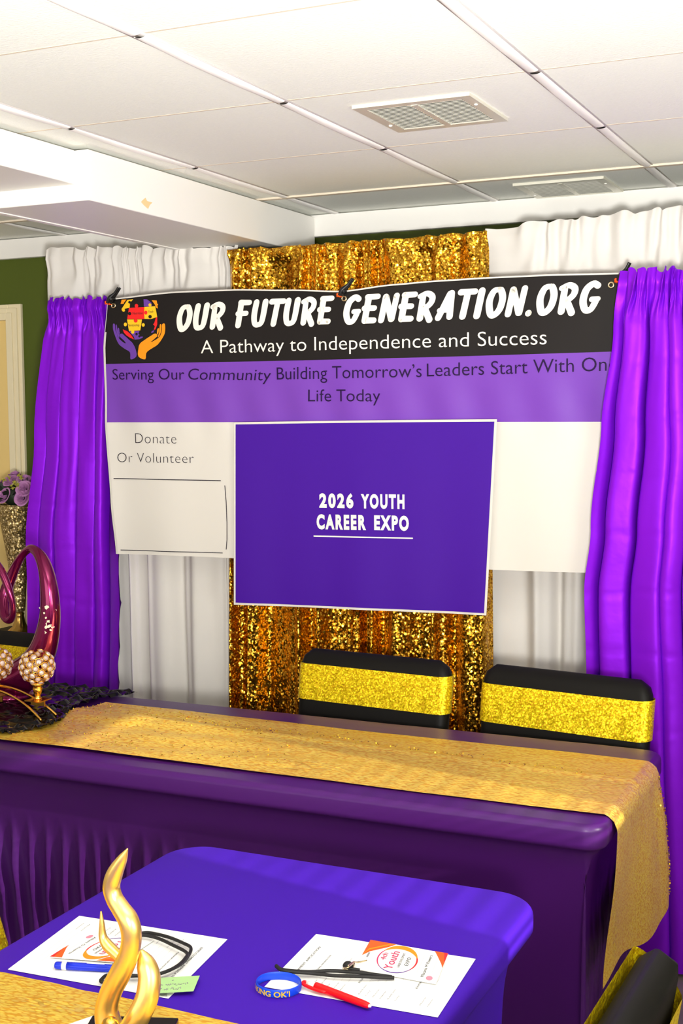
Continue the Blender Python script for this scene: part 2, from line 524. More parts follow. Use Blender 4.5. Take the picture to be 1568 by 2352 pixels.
def curtain(name, left, right, y, top, zbot, folds, amp, header, seed, m, parent=None, gather=3.0, nv=110, nu=300, kind='soft', creases=(), yshift=None, ruffle=.006, hiamp=.008, vdepth=.75):
    rnd = random.Random(seed)
    ph = [rnd.uniform(0, 6.28) for _ in range(8)]

    def warp(u, t):
        return u + .035 * math.sin(6.3 * u * 1.7 + ph[0]) + .02 * math.sin(6.3 * u * 4.1 + ph[1]) + .012 * math.sin(3 * t + ph[2] + 9 * u)

    def fn(u, v):
        zt = top(u)
        z = zt + (zbot - zt) * v
        d = zt - z                      # distance below the top
        X = interp(left, v) * (1 - u) + interp(right, v) * u
        hb = ssm((d - header * .8) / (header * 1.2))     # 0 in the header .. 1 below
        w = warp(u, v)
        lo = math.sin(2 * math.pi * folds * w + ph[3]) + .35 * math.sin(2 * math.pi * folds * 2.3 * w + ph[4])
        if kind == 'pleat':
            s2_ = math.sin(math.pi * folds * w + ph[3])
            lo = 1.6 * abs(math.sin(math.pi * folds * w + ph[3])) ** .38 - 1 + .10 * math.sin(2 * math.pi * folds * 1.37 * w + ph[4])
            lo = -lo + vdepth * math.exp(-(s2_ / .22) ** 2)
            X -= .8 * abs(interp(right, v) - interp(left, v)) / (6.283 * folds) * hb * math.sin(2 * math.pi * folds * w + 2 * ph[3])
        hi = math.sin(2 * math.pi * folds * gather * w + ph[5]) * .6 + .5 * math.sin(2 * math.pi * folds * gather * 1.7 * w + ph[6] + 14 * d)
        a = amp * (.5 + .5 * ssm(d / .8))
        Y = y + lo * a * (.35 + .65 * hb) + hi * (hiamp * (1 - hb) + hiamp * .25 * math.exp(-d * 6))
        rodb = math.exp(-((d - header * .45) / (header * .33)) ** 2)
        Y -= .012 * rodb
        if d < header:                  # gathered lip above the rod
            q = (1 - d / header)
            z += ruffle * q * (math.sin(2 * math.pi * folds * gather * .8 * w + ph[7]) + .6 * math.sin(2 * math.pi * folds * gather * 1.5 * w + ph[1]) + 1.2 * noise.noise((u * 22, seed, 0)))
            X += .006 * q * math.sin(2 * math.pi * folds * gather * .9 * u + ph[2])
        for c in creases:
            dd = d - c - .012 * math.sin(5 * u + c * 9)
            Y += .004 * math.exp(-(dd / .006) ** 2) * (.4 + .6 * abs(noise.noise((u * 9, c * 7, seed))))
        X += .004 * noise.noise((u * 6, v * 5, seed)) * hb
        Y += amp * .25 * noise.noise((u * 10, v * 6, seed + 3)) * hb
        if yshift: Y += yshift(u, v)
        return (X, Y, z)
    b = MB(); b.grid(fn, nu, nv)
    o = b.build(name, m, parent, smooth=True)
    return o


YW = 3.98
R_ = at_y
wl = [R_(108, 568, YW), R_(108, 1100, YW)]


def ztop_line(p, q, y):
    a, c = at_y(*p, y), at_y(*q, y)
    return lambda u: a.z + (c.z - a.z) * u


xa = at_y(106, 568, YW).x; xb = at_y(545, 566, YW).x
o = curtain('white_curtain', [(0, xa), (1, xa + .03)], [(0, xb), (1, xb)], YW, ztop_line((106, 570), (545, 566), YW), .02, 6, .026, .085, 4, M['white_cloth'], gather=2.6, hiamp=.009, ruffle=.0045, creases=(.092,))
tag(o, 'white drape panel left of the gold sequin drape, gathered on the upper rail', 'curtain', 'white drapes')
xa2 = at_y(1106, 600, YW).x; xb2 = .25
o = curtain('white_curtain', [(0, xa2 + .006), (.1, xa2), (1, xa2 - .02)], [(0, xb2), (1, xb2)], YW, lambda u: ztop_line((1110, 525), (1568, 474), YW)(u * (xb2 - xa2) / (at_y(1568, 474, YW).x - xa2)) if u < .6 else at_y(1568, 474, YW).z + .005, .02, 11, .022, .085, 9, M['white_cloth'], gather=1.8, hiamp=.009, ruffle=.0045, creases=(.092,))
tag(o, 'white drape panel behind the right purple curtain, right of the gold drape', 'curtain', 'white drapes')
YG = 3.925
ga = at_y(527, 575, YG).x; gb = at_y(1120, 530, YG).x
o = curtain('sequin_curtain', [(0, ga), (1, ga - .03)], [(0, gb), (1, gb + .01)], YG, lambda u: ztop_line((528, 573), (1120, 530), YG)(u) - .004 * math.sin(3.1 * u), .02, 9, .028, .03, 21, M['gold_curtain'], gather=1.6, ruffle=.002)
tag(o, 'gold sequin drape in the middle of the backdrop behind the banner', 'curtain')
b = MB(); b.tube([(-3.03, YW + .045, 2.15), (.22, YW + .045, 2.15)], .012, 12, 2)
o = b.build('drape_rail', M['metal_rod']); tag(o, 'upper metal rail carrying the white and gold drapes', 'curtain rail', kind='thing')
YP = 3.83
pz = at_y(103, 690, YP).z
crs = (.12, .26, .42, .58, .74, .92, 1.1, 1.3)
pl = [(0, at_y(103, 690, YP).x), (.25, at_y(76, 900, YP).x), (.45, at_y(58, 1100, YP).x), (1, at_y(54, 1450, YP).x)]
pr = [(0, at_y(247, 690, YP).x), (.3, at_y(250, 900, YP).x), (1, at_y(243, 1560, YP).x)]
o = curtain('satin_curtain', pl, pr, YP + .025, ztop_line((103, 685), (247, 683), YP), .015, 4.6, .042, .075, 33, M['satin'], kind='pleat', gather=2.6, nu=260, nv=170, creases=crs)
tag(o, 'purple satin curtain left of the banner, beside the door', 'curtain', 'purple satin curtains')
YQ = 3.69
plr = [(0, at_y(1420, 622, YQ).x), (.08, at_y(1403, 740, YQ).x), (.22, at_y(1375, 960, YQ).x), (.37, at_y(1350, 1180, YQ).x), (.46, at_y(1333, 1330, YQ).x), (.62, at_y(1338, 1550, YQ).x), (1, at_y(1350, 2000, YQ).x)]
o = curtain('satin_curtain', plr, [(0, -.42), (.3, -.3), (1, -.22)], YQ, ztop_line((1420, 622), (1568 + 190, 604), YQ), .012, 6.6, .042, .075, 47, M['satin'], kind='pleat', gather=2.6, nu=330, nv=180, creases=crs, yshift=lambda u, v: -.02 * ssm((v - .6) / .4))
tag(o, 'long purple satin curtain covering the right end of the banner', 'curtain', 'purple satin curtains')
b = MB(); b.tube([(-2.9, YP + .065, pz - .04), (-.45, YP + .065, pz - .04)], .011, 12, 2)
o = b.build('banner_rail', M['metal_rod']); tag(o, 'lower metal rail carrying the banner and the purple curtains', 'curtain rail', kind='thing')

# ------------------------------------------------------------------ lettering
def text2d(body, size=1.0, offset=0.0, shear=0.0, xs=1.0, spacing=1.0, align='LEFT'):
    c = bpy.data.curves.new('lettering', 'FONT')
    c.body = body; c.size = size; c.shear = shear; c.space_character = spacing
    c.offset = offset; c.resolution_u = 4; c.fill_mode = 'FRONT'
    o = bpy.data.objects.new('lettering', c); col.objects.link(o)
    dg = bpy.context.evaluated_depsgraph_get()
    me = bpy.data.meshes.new_from_object(o.evaluated_get(dg))
    vs = [(v.co.x * xs, v.co.y) for v in me.vertices]
    fs = [tuple(p.vertices) for p in me.polygons]
    bpy.data.objects.remove(o); bpy.data.curves.remove(c); bpy.data.meshes.remove(me)
    return vs, fs


def fit2d(vs, w=None, h=None):
    x0 = min(v[0] for v in vs); x1 = max(v[0] for v in vs); y0 = min(v[1] for v in vs); y1 = max(v[1] for v in vs)
    sx = w / (x1 - x0) if w else 1
    return [((v[0] - x0) * sx, v[1]) for v in vs]


def stroke(mb2, pts, w, sub=6):
    """a round-ended brush stroke in 2-D; w is one width or one per point"""
    P, R = spline([(p[0], p[1], 0) for p in pts], [x / 2 for x in w] if hasattr(w, '__len__') else w / 2, sub, False) if len(pts) > 2 else ([Vector((p[0], p[1], 0)) for p in pts], [x / 2 for x in w] if hasattr(w, '__len__') else [w / 2] * 2)
    L, Rr = [], []
    n = len(P)
    for i in range(n):
        t = (P[min(i + 1, n - 1)] - P[max(i - 1, 0)]).normalized()
        nn = Vector((-t.y, t.x, 0))
        L.append(P[i] + nn * R[i]); Rr.append(P[i] - nn * R[i])
    vs = [(p.x, p.y) for p in L + Rr]
    mb2.append((vs, [(n + i, n + i + 1, i + 1, i) for i in range(n - 1)]))
    for q, r in ((P[0], R[0]), (P[-1], R[-1])):
        k = 14
        mb2.append(([(q.x + r * math.cos(6.2832 * j / k), q.y + r * math.sin(6.2832 * j / k)) for j in range(k)], [tuple(range(k))]))


GL = {  # brush capitals, cell 0..0.62 wide, 0..1 high
    'O': (.66, [([(.40, .90), (.22, .84), (.13, .52), (.22, .16), (.36, .12), (.50, .30), (.54, .62), (.46, .86), (.40, .92)], [.15, .2, .22, .22, .2, .22, .22, .2, .12])]),
    'U': (.66, [([(.17, .88), (.14, .45), (.20, .16), (.34, .11), (.47, .24), (.52, .88)], [.22, .22, .2, .18, .21, .23])]),
    'R': (.66, [([(.18, .80), (.18, .12)], [.2, .22]), ([(.08, .82), (.30, .90), (.48, .80), (.48, .62), (.34, .46), (.24, .44)], [.16, .18, .2, .2, .18, .14]), ([(.28, .46), (.50, .06)], [.2, .21])]),
    'F': (.58, [([(.16, .86), (.14, .12)], [.22, .22]), ([(.14, .90), (.48, .89)], [.2, .18]), ([(.08, .52), (.40, .52)], [.19, .18])]),
    'T': (.58, [([(.10, .88), (.56, .88)], [.2, .19]), ([(.33, .84), (.27, .12)], [.21, .22])]),
    'E': (.58, [([(.18, .86), (.15, .13)], [.22, .22]), ([(.14, .89), (.49, .89)], [.19, .18]), ([(.08, .53), (.42, .52)], [.19, .18]), ([(.15, .13), (.46, .12)], [.2, .19])]),
    'G': (.66, [([(.50, .84), (.36, .90), (.18, .74), (.13, .40), (.24, .13), (.40, .14), (.50, .36)], [.19, .2, .22, .22, .2, .19, .2]), ([(.38, .44), (.56, .44)], [.16, .16])]),
    'N': (.66, [([(.18, .86), (.13, .12)], [.21, .21]), ([(.19, .86), (.46, .14)], [.2, .2]), ([(.54, .88), (.48, .14)], [.2, .2])]),
    'A': (.64, [([(.40, .84), (.12, .11)], [.22, .21]), ([(.44, .86), (.49, .13)], [.22, .21]), ([(.12, .34), (.46, .34)], [.15, .16])]),
    'I': (.36, [([(.20, .88), (.15, .12)], [.23, .23])]),
    '.': (.28, [([(.11, .11), (.115, .115)], [.2, .2])]),
    ' ': (.26, []),
}


def brush_text(body, slant=.16):
    out = []; x = 0
    for ch in body:
        w, sts = GL[ch]
        tmp = []
        for pts, ws in sts:
            stroke(tmp, pts, ws)
        for vs, fs in tmp:
            out.append(([(vx + x + vy * slant, vy) for vx, vy in vs], fs))
        x += w
    V, F = [], []
    for vs, fs in out:
        bb = len(V); V += vs; F += [tuple(bb + i for i in f) for f in fs]
    return V, F


# ------------------------------------------------------------------ banner
YB = 3.79
S_ = lambda px, py: at_y(px, py, YB)
top_px = [(247, 689), (400, 673), (540, 667), (660, 668), (790, 671), (900, 656), (1000, 647), (1110, 640), (1250, 634), (1415, 630), (1440, 630)]
bot_px = [(270, 1272), (400, 1276), (533, 1282), (1130, 1309), (1335, 1315), (1440, 1316)]
lft_px = [(247, 689), (238, 800), (243, 970), (258, 1150), (270, 1272)]
TP = [S_(*p) for p in top_px]; BP = [S_(*p) for p in bot_px]; LP = [S_(*p) for p in lft_px]
BX0, BX1 = TP[0].x, TP[-1].x
ZB0, ZB1 = S_(240, 836).z, S_(1390, 808).z           # black / purple
ZC0, ZC1 = S_(245, 970).z, S_(1372, 969).z           # purple / white


def lerp_pts(P, key, val, x):
    if x <= getattr(P[0], key): return getattr(P[0], val)
    for a, c in zip(P[:-1], P[1:]):
        if x <= getattr(c, key):
            t = (x - getattr(a, key)) / (getattr(c, key) - getattr(a, key))
            return getattr(a, val) + (getattr(c, val) - getattr(a, val)) * (.5 * t + .5 * ssm(t))
    return getattr(P[-1], val)


LZ = list(reversed(LP))


def banner_y(x, z):
    t = min(1, max(0, (2.03 - z) / .9))
    w = .004 * math.sin(9 * x + 1) + .003 * t * math.sin(23 * x + 3 * z)
    w += .004 * math.exp(-((z - 1.64) / .09) ** 2) * math.sin(38 * x + 9 * (z - 1.6)) * (1 if z < 1.8 else 0)
    ex = max(0, -2.56 - x)
    w -= .5 * ex * ex * ssm((1.7 - z) / .5) * 3
    return YB + w


bt = thing('event_banner', 'large black, purple and white vinyl banner hung across the backdrop', 'banner', (TP[0].x, YB, BP[0].z))
rows = []
NU, nA, nB, nC = 150, 26, 22, 40


def banner_pt(u, k):
    """k: 0..1 black, 1..2 purple, 2..3 white"""
    x = BX0 + (BX1 - BX0) * u
    zt = lerp_pts(TP, 'x', 'z', x); zb = lerp_pts(BP, 'x', 'z', x)
    z1 = ZB0 + (ZB1 - ZB0) * u - .004 * math.sin(math.pi * u); z2 = ZC0 + (ZC1 - ZC0) * u
    zs = (zt, z1, z2, zb)
    i = min(2, int(k)); z = zs[i] + (zs[i + 1] - zs[i]) * (k - i)
    dx = lerp_pts(LZ, 'z', 'x', z) - BX0
    x2 = x + dx * (1 - u) ** 6
    return (x2, banner_y(x2, z), z)


for nm, k0, k1, n, m in (('header_band', 0, 1, nA, 'vinyl_black'), ('slogan_band', 1, 2, nB, 'vinyl_purple'), ('white_panel', 2, 3, nC, 'vinyl_white')):
    b = MB(); b.grid(lambda u, v: banner_pt(u, k0 + (k1 - k0) * v), NU, n)
    o = b.build(nm, M[m], bt, wc=True)
    o['label'] = {'header_band': 'black band with white lettering', 'slogan_band': 'purple band with dark lettering', 'white_panel': 'white lower panel'}[nm]
b = MB()    # white cut edge seen along the top and left
for i in range(NU):
    u0, u1 = i / NU, (i + 1) / NU
    p, q = Vector(banner_pt(u0, 0)), Vector(banner_pt(u1, 0))
    b.add([p + Vector((0, -.001, -.0005)), q + Vector((0, -.001, -.0005)), q + Vector((0, -.001, .0042)), p + Vector((0, -.001, .0042))], [(0, 1, 2, 3)])
for i in range(60):
    k0, k1 = i * .05, (i + 1) * .05
    p, q = Vector(banner_pt(0, k0)), Vector(banner_pt(0, k1))
    wd = .006 if k0 > .45 else .0005
    b.add([p + Vector((-.003, -.001, 0)), p + Vector((wd, -.002, 0)), q + Vector((wd, -.002, 0)), q + Vector((-.003, -.001, 0))], [(0, 1, 2, 3)])
b.build('white_edge', M['vinyl_white'], bt, wc=True)


def lay(vs, fs, p0, p1, hscale, fy, off=.0025, xs=None, rise=None):
    """set 2-D lettering on a baseline p0-p1 (x,z) of the hanging sheet; fits the width"""
    x0 = min(v[0] for v in vs); x1 = max(v[0] for v in vs)
    L = (p1.x - p0.x); sl = (p1.z - p0.z) / L; sx = L / (x1 - x0)
    out = []
    for vx, vy in vs:
        X = p0.x + (vx - x0) * sx
        Z = p0.z + (X - p0.x) * sl + vy * hscale
        if rise: Z += rise((X - p0.x) / L)
        out.append((X, fy(X, Z) - off, Z))
    return out, fs


def words(vs, fs):
    """split a laid-out line at its word gaps"""
    spans = sorted((min(vs[i][0] for i in f), max(vs[i][0] for i in f), f) for f in fs)
    hh = max(v[2] for v in vs) - min(v[2] for v in vs)
    out, cur, end = [], [], None
    for a, c, f in spans:
        if end is not None and a - end > .2 * hh:
            out.append(cur); cur = []
        cur.append(f); end = c if end is None or not cur[:-1] else max(end, c)
    out.append(cur)
    for fl_ in out:
        ids = sorted({i for f in fl_ for i in f}); mp = {i: k for k, i in enumerate(ids)}
        yield [vs[i] for i in ids], [tuple(mp[i] for i in f) for f in fl_]


def letters(name, parts, m, parent, fy):
    for vs, fs in parts:
        for wv, wf in words(vs, fs):
            b = MB(); b.add(wv, wf); b.build(name, m, parent, smooth=False, wc=True)


SUBY = lambda x, z: banner_y(x, z)
pxm = lambda p, q: (S_(*p) - S_(*q)).length
parts = []
for wd, a, c, h in (('OUR', (408, 764), (519, 756), 64), ('FUTURE', (540, 755), (770, 746), 66), ('GENERATION.ORG', (790, 748), (1381, 720), 70)):
    vs, fs = brush_text(wd)
    parts.append(lay(vs, fs, S_(*a), S_(*c), (S_(a[0], a[1] - h).z - S_(*a).z) / 1.0, banner_y))
letters('title_lettering', parts, M['ink_white'], bt, banner_y)


def line(body, a, c, h, offset=0, shear=0, spacing=1.0, cap=.727, fy=banner_y, S=S_, off=.0025):
    vs, fs = text2d(body, 1.0, offset, shear, 1.0, spacing)
    return lay(vs, fs, S(*a), S(*c), (S(a[0], a[1] - h).z - S(*a).z) / cap, fy, off)


letters('tagline_lettering', [line('A Pathway to Independence and Success', (463, 812), (1256, 791), 32, -.007)], M['ink_white'], bt, banner_y)
letters('slogan_lettering', [line('Serving Our', (258, 872), (425, 872), 26, -.004), line('Community', (434, 872), (622, 874), 27, -.004, .12), line('Building Tomorrow\u2019s', (635, 872), (968, 866), 30, -.004), line('Leaders Start With One', (980, 865), (1418, 851), 32, -.004),
                              line('Life Today', (709, 922), (874, 922), 29, -.004)], M['ink_violet'], bt, banner_y)
letters('donate_lettering', [line('Donate', (312, 1018), (407, 1019), 25, -.02, 0, 1.05), line('Or Volunteer', (270, 1062), (446, 1064), 24, -.02, 0, 1.05)], M['ink_dark'], bt, banner_y)
b = MB()
for (p, q, w) in (((262, 1099), (508, 1104), 2.2), ((278, 1263), (512, 1270), 2.0)):
    a, c = S_(*p), S_(*q); hw = w / 2 / 780
    n = 24
    for i in range(n):
        f0, f1 = i / n, (i + 1) / n
        P = [a.lerp(c, f) for f in (f0, f1)]
        for s_ in (0,):
            b.add([(P[0].x, banner_y(P[0].x, P[0].z) - .002, P[0].z - hw), (P[1].x, banner_y(P[1].x, P[1].z) - .002, P[1].z - hw), (P[1].x, banner_y(P[1].x, P[1].z) - .002, P[1].z + hw), (P[0].x, banner_y(P[0].x, P[0].z) - .002, P[0].z + hw)], [(0, 1, 2, 3)])
vv = [S_(*p) for p in ((517, 1115), (520, 1150), (522, 1200), (522, 1240), (520, 1262))]
for p, q in zip(vv[:-1], vv[1:]):
    b.add([(p.x - .0014, banner_y(p.x, p.z) - .002, p.z), (p.x + .0014, banner_y(p.x, p.z) - .002, p.z), (q.x + .0014, banner_y(q.x, q.z) - .002, q.z), (q.x - .0014, banner_y(q.x, q.z) - .002, q.z)], [(0, 1, 2, 3)])
b.build('rule_lines', M['ink_dark'], bt, smooth=False, wc=True)


# logo: jigsaw globe above two cupped hands (coordinates of the 330x220 detail, 4.752 px per unit)
def zl(x, y):
    return (230 + x / 4.752, 640 + y / 4.752)


def logo_poly(mb, pts, mi=0, off=.002):
    ps = [S_(*zl(*p)) for p in pts]
    mb.add([(p.x, banner_y(p.x, p.z) - off, p.z) for p in ps], [tuple(range(len(ps)))], mi)


def disc(mb, x, y, r, mi=0, off=.0022, ry=None):
    logo_poly(mb, [(x + r * math.cos(6.2832 * k / 16), y + (ry or r) * math.sin(6.2832 * k / 16)) for k in range(16)], mi, off)


def smooth_poly(pts, sub=5):
    P, _ = spline([(x, y, 0) for x, y in pts], .1, sub, True)
    return [(p.x, p.y) for p in P]


LM = [M['red'], M['yellow'], M['orange'], M['lilac'], M['vinyl_black']]
b = MB()
logo_poly(b, [(318, 320), (490, 310), (488, 442), (298, 440)], 0); disc(b, 402, 298, 20, 0, .0022, 22); disc(b, 508, 372, 17, 0, .0030, 22); disc(b, 395, 460, 22, 0, .0030, 20)
disc(b, 326, 382, 18, 4, .0026)
logo_poly(b, [(488, 310), (610, 302), (632, 420), (560, 442), (490, 440)], 1); disc(b, 552, 288, 17, 1); disc(b, 554, 416, 19, 4, .0026)
logo_poly(b, [(296, 446), (464, 446), (445, 566), (318, 572)], 1); disc(b, 278, 500, 18, 1, ry=21); disc(b, 478, 506, 17, 1, ry=20); disc(b, 362, 582, 19, 1, .003, ry=20)
logo_poly(b, [(300, 232), (365, 226), (330, 262), (325, 318), (268, 330), (262, 352), (240, 350), (234, 332), (256, 300)], 1, .0019); disc(b, 258, 346, 16, 1); disc(b, 326, 258, 15, 4, .0026)
logo_poly(b, [(236, 230), (290, 228), (262, 262), (258, 276), (224, 276)], 2, .0018)
logo_poly(b, [(480, 226), (520, 228), (566, 262), (574, 304), (484, 306)], 3, .0018)
logo_poly(b, [(570, 236), (626, 240), (634, 290), (638, 328), (622, 320), (604, 282)], 2); disc(b, 634, 284, 8, 2)
logo_poly(b, [(618, 424), (632, 420), (632, 500), (612, 556), (594, 558), (606, 520), (586, 500), (600, 484)], 0)
logo_poly(b, [(248, 552), (268, 562), (300, 574), (328, 600), (352, 626), (376, 664), (330, 646), (288, 618), (262, 590)], 0)
logo_poly(b, [(318, 574), (436, 570), (424, 600), (452, 634), (474, 632), (470, 648), (430, 662), (380, 666), (372, 634), (346, 606)], 3, .0019); disc(b, 404, 606, 14, 4, .0026); disc(b, 436, 630, 13, 4, .0026)
logo_poly(b, [(570, 576), (604, 560), (590, 586), (566, 596)], 3)
b.build('logo_globe', LM, bt, smooth=False, wc=True)
LHX = [(140, 494), (160, 500), (166, 560), (186, 606), (196, 640), (246, 690), (282, 706), (262, 676), (222, 640), (216, 608), (240, 600), (262, 616), (320, 668), (360, 706), (392, 770), (402, 848), (336, 882), (330, 806), (270, 766), (204, 716), (166, 636), (140, 556)]
RHX = [(700, 490), (716, 500), (718, 566), (704, 622), (640, 718), (560, 770), (512, 812), (500, 882), (424, 850), (424, 766), (440, 712), (490, 672), (560, 626), (606, 600), (630, 612), (626, 636), (560, 694), (600, 676), (660, 632), (684, 560), (684, 506)]
b = MB(); logo_poly(b, smooth_poly(LHX, 3)); logo_poly(b, smooth_poly([(170, 502), (182, 510), (190, 562), (212, 600), (206, 650), (184, 600), (172, 556)], 3), 0, .002); logo_poly(b, smooth_poly([(194, 540), (206, 540), (212, 580), (216, 596), (206, 610), (196, 578)], 3))
o = b.build('logo_hand', M['lilac'], bt, smooth=False, wc=True); o['label'] = 'purple hand'
b = MB(); logo_poly(b, smooth_poly(RHX, 3)); logo_poly(b, smooth_poly([(662, 502), (676, 502), (676, 566), (656, 624), (638, 640), (652, 590), (656, 548)], 3)); logo_poly(b, smooth_poly([(636, 548), (650, 544), (646, 590), (630, 612), (630, 576)], 3))
o = b.build('logo_hand', M['orange'], bt, smooth=False, wc=True); o['label'] = 'orange hand'
pp = []
for wd, a, c in (('Nutrition', (364, 392), (476, 390)), ('Youth', (536, 374), (594, 372)), ('Mentorship', (306, 522), (438, 520))):
    pa, pc_ = zl(*a), zl(*c)
    pp.append(line(wd, pa, pc_, 6.0, -.004, off=.0042))
letters('logo_lettering', pp, M['ink_black'], bt, banner_y)
for px in ((261, 702), (792, 686), (1404, 655)):
    c = S_(*px); b = MB()
    b.tube([(c.x + .0075 * math.cos(t), banner_y(c.x, c.z) - .003, c.z + .0075 * math.sin(t)) for t in [6.2832 * k / 12 for k in range(12)]], .0028, 8, 2, True)
    b.build('grommet', M['brass'], bt, wc=True)

# spring clamps on the rail
for (px, py, lean, lab) in ((260, 692, .5, 'black spring clamp with orange tips on the banner\u2019s left corner'), (792, 674, .5, 'black spring clamp with orange tips at the middle of the banner\u2019s top edge'), (1430, 640, .3, 'black spring clamp half hidden by the right purple curtain')):
    c = S_(px, py)
    t = thing('spring_clamp', lab, 'clamp', (c.x, YB - .012, c.z), 0, 'spring clamps on the banner')
    for s_, nm in ((-1, 'front'), (1, 'rear')):
        b = MB()
        b.tube([(-.010, s_ * .010, -.008), (-.004, s_ * .010, .004), (.002, s_ * .009, .012), (lean * .03 + .004, s_ * .006, .026), (lean * .06 + .004, s_ * .006, .044)], [.005, .007, .0075, .0045, .0042], 10, 5)
        b.build('handle', M['clamp'], t)
        b = MB(); b.box((-.019, s_ * .010 - .003, -.012), (-.006, s_ * .010 + .003, -.005)); b.ball((-.016, s_ * .010, -.004), .0045, 10, 6)
        b.build('jaw_pad', M['clamp_tip'], t)
    b = MB(); b.tube([(.001, -.013, .007), (.001, .013, .007)], .009, 14, 2); b.build('spring', M['clamp'], t)

# ------------------------------------------------------------------ purple poster on the banner
YO = 3.768
T_ = lambda px, py: at_y(px, py, YO)
pcn = [T_(538, 970), T_(1142, 963), T_(1118, 1413), T_(539, 1388)]


def poster_pt(u, v):
    a = pcn[0].lerp(pcn[1], u); c = pcn[3].lerp(pcn[2], u)
    p = a.lerp(c, v)
    p.y = YO + .0025 * math.sin(13 * p.x + 1) * (.3 + v) + .0015 * math.sin(31 * p.x) * v + .012 * (abs(u - .5) * 2) ** 3 * -.3
    p.z += .004 * math.sin(math.pi * u) * (1 - v) * .3 + .003 * math.sin(math.pi * v) * 0
    return p


def poster_y(x, z):
    return YO + .0025 * math.sin(13 * x + 1) + .0015 * math.sin(31 * x) - .002


po = thing('expo_poster', 'purple poster with white border hung over the middle of the banner', 'poster', pcn[3])
bu, bv = .0085, .0115
b = MB(); b.grid(lambda u, v: poster_pt(u, v), 80, 50)
b.build('border_sheet', M['vinyl_white'], po, wc=True)
b = MB(); b.grid(lambda u, v: poster_pt(bu + u * (1 - 2 * bu), bv + v * (1 - 2 * bv)) + Vector((0, -.0012, 0)), 80, 50)
b.build('purple_field', M['poster'], po, wc=True)
# condensed block capitals
def block(body, a, c, h):
    vs, fs = text2d(body, 1.0, .052, 0, 1.0, 1.30)
    return lay(vs, fs, T_(*a), T_(*c), (T_(a[0], a[1] - h).z - T_(*a).z) / .76, poster_y, .003)


letters('poster_lettering', [block('2026', (734, 1164), (814, 1165), 32), block('YOUTH', (831, 1165), (930, 1167), 32), block('CAREER', (728, 1213), (843, 1215), 33), block('EXPO', (861, 1215), (940, 1217), 33)], M['ink_white'], po, poster_y)
b = MB(); a, c = T_(722, 1231), T_(948, 1236)
st = []
stroke(st, [(a.x + (c.x - a.x) * k / 20, a.z + (c.z - a.z) * k / 20) for k in range(21)], .0042)
for vs, fs in st: b.add([(x, poster_y(x, z) - .003, z) for x, z in vs], fs)
b.build('underline', M['ink_white'], po, smooth=False, wc=True)


# ------------------------------------------------------------------ banquet chairs in black stretch covers
def rrect(w, h, r, n=6):
    out = []
    for cx, cy, a0 in ((w / 2 - r, h / 2 - r, 0), (-w / 2 + r, h / 2 - r, 90), (-w / 2 + r, -h / 2 + r, 180), (w / 2 - r, -h / 2 + r, 270)):
        for k in range(n + 1):
            a = math.radians(a0 + 90 * k / n)
            out.append((cx + r * math.cos(a), cy + r * math.sin(a)))
    return out


def back_shell(mb, z0, z1, grow, wid, topz, sag=0.0, tilt=0.0, lean=.16, cap=True):
    """vertical stack of rounded sections: the padded back from z0 to z1; the corners round off towards topz"""
    n = 26
    rings = []
    for j in range(n + 1):
        z = z0 + (z1 - z0) * j / n
        e = max(0, (z - (topz - .055)) / .055); e = min(1, e)
        w = wid - .07 * (1 - math.sqrt(max(0, 1 - e * e))) - .012 * (1 - (z - .4) / .5)
        th = .058 * math.sqrt(max(.02, 1 - max(0, (z - (topz - .03)) / .03) ** 2)) if z > topz - .03 else .058
        rings.append((z, w + 2 * grow, th + 2 * grow))
    b = len(mb.v); m_ = None
    for z, w, th in rings:
        sec = rrect(w, th, th * .48, 5)
        m_ = len(sec)
        for x, y in sec:
            bow = .018 * (1 - (2 * x / w) ** 2)
            dz = -sag * (1 - (2 * x / w) ** 2) - tilt * y / .03
            mb.v.append((x, y + bow + .19 + (z - .45) * lean, z + dz + .010 * (1 - (2 * x / wid) ** 2) * (1 if cap else .5)))
    for j in range(n):
        for k in range(m_):
            k2 = (k + 1) % m_
            mb.f.append((b + j * m_ + k, b + j * m_ + k2, b + (j + 1) * m_ + k2, b + (j + 1) * m_ + k)); mb.m.append(0)
    if cap:
        mb.f.append(tuple(b + n * m_ + k for k in range(m_))); mb.m.append(0)


def make_chair(label, group, loc, rz, H=.895, wid=.5, s0=.145, s1=.026, sag=.012, lean=.16, tilt=0.0):
    t = thing('banquet_chair', label, 'chair', loc, rz, group)
    b = MB(); back_shell(b, .44, H, 0, wid, H, lean=lean); b.build('backrest', M['black_cloth'], t)
    b = MB(); back_shell(b, H - s0, H - s1, .0045, wid, H, sag=sag, tilt=tilt, lean=lean, cap=False); b.build('sash', M['sash'], t)
    b = MB()

    def seat(u, v):
        x = (u - .5) * .46
        y = -.22 + v * .42
        return (x, y, .455 + .012 * math.sin(math.pi * u) * math.sin(math.pi * v))
    b.grid(seat, 12, 12)
    b.build('seat', M['black_cloth'], t)
    b = MB()

    def skirt(u, v):
        a = 2 * math.pi * u
        c_, s_ = math.cos(a), math.sin(a)
        k = 1 / max(abs(c_), abs(s_)) * .92
        corner = (abs(c_ * s_) * 2) ** 2
        ins = (.05 + .05 * (1 - corner)) * math.sin(math.pi * min(1, v) * .5)
        return (c_ * k * (.235 - ins * (1 - corner)), -.01 + s_ * k * (.22 - ins * (1 - corner)), .452 * (1 - v) + .012 * v + .1 * (1 - corner) * v * v)
    b.grid(skirt, 64, 10, closed_u=True)
    b.build('skirt', M['black_cloth'], t)
    return t


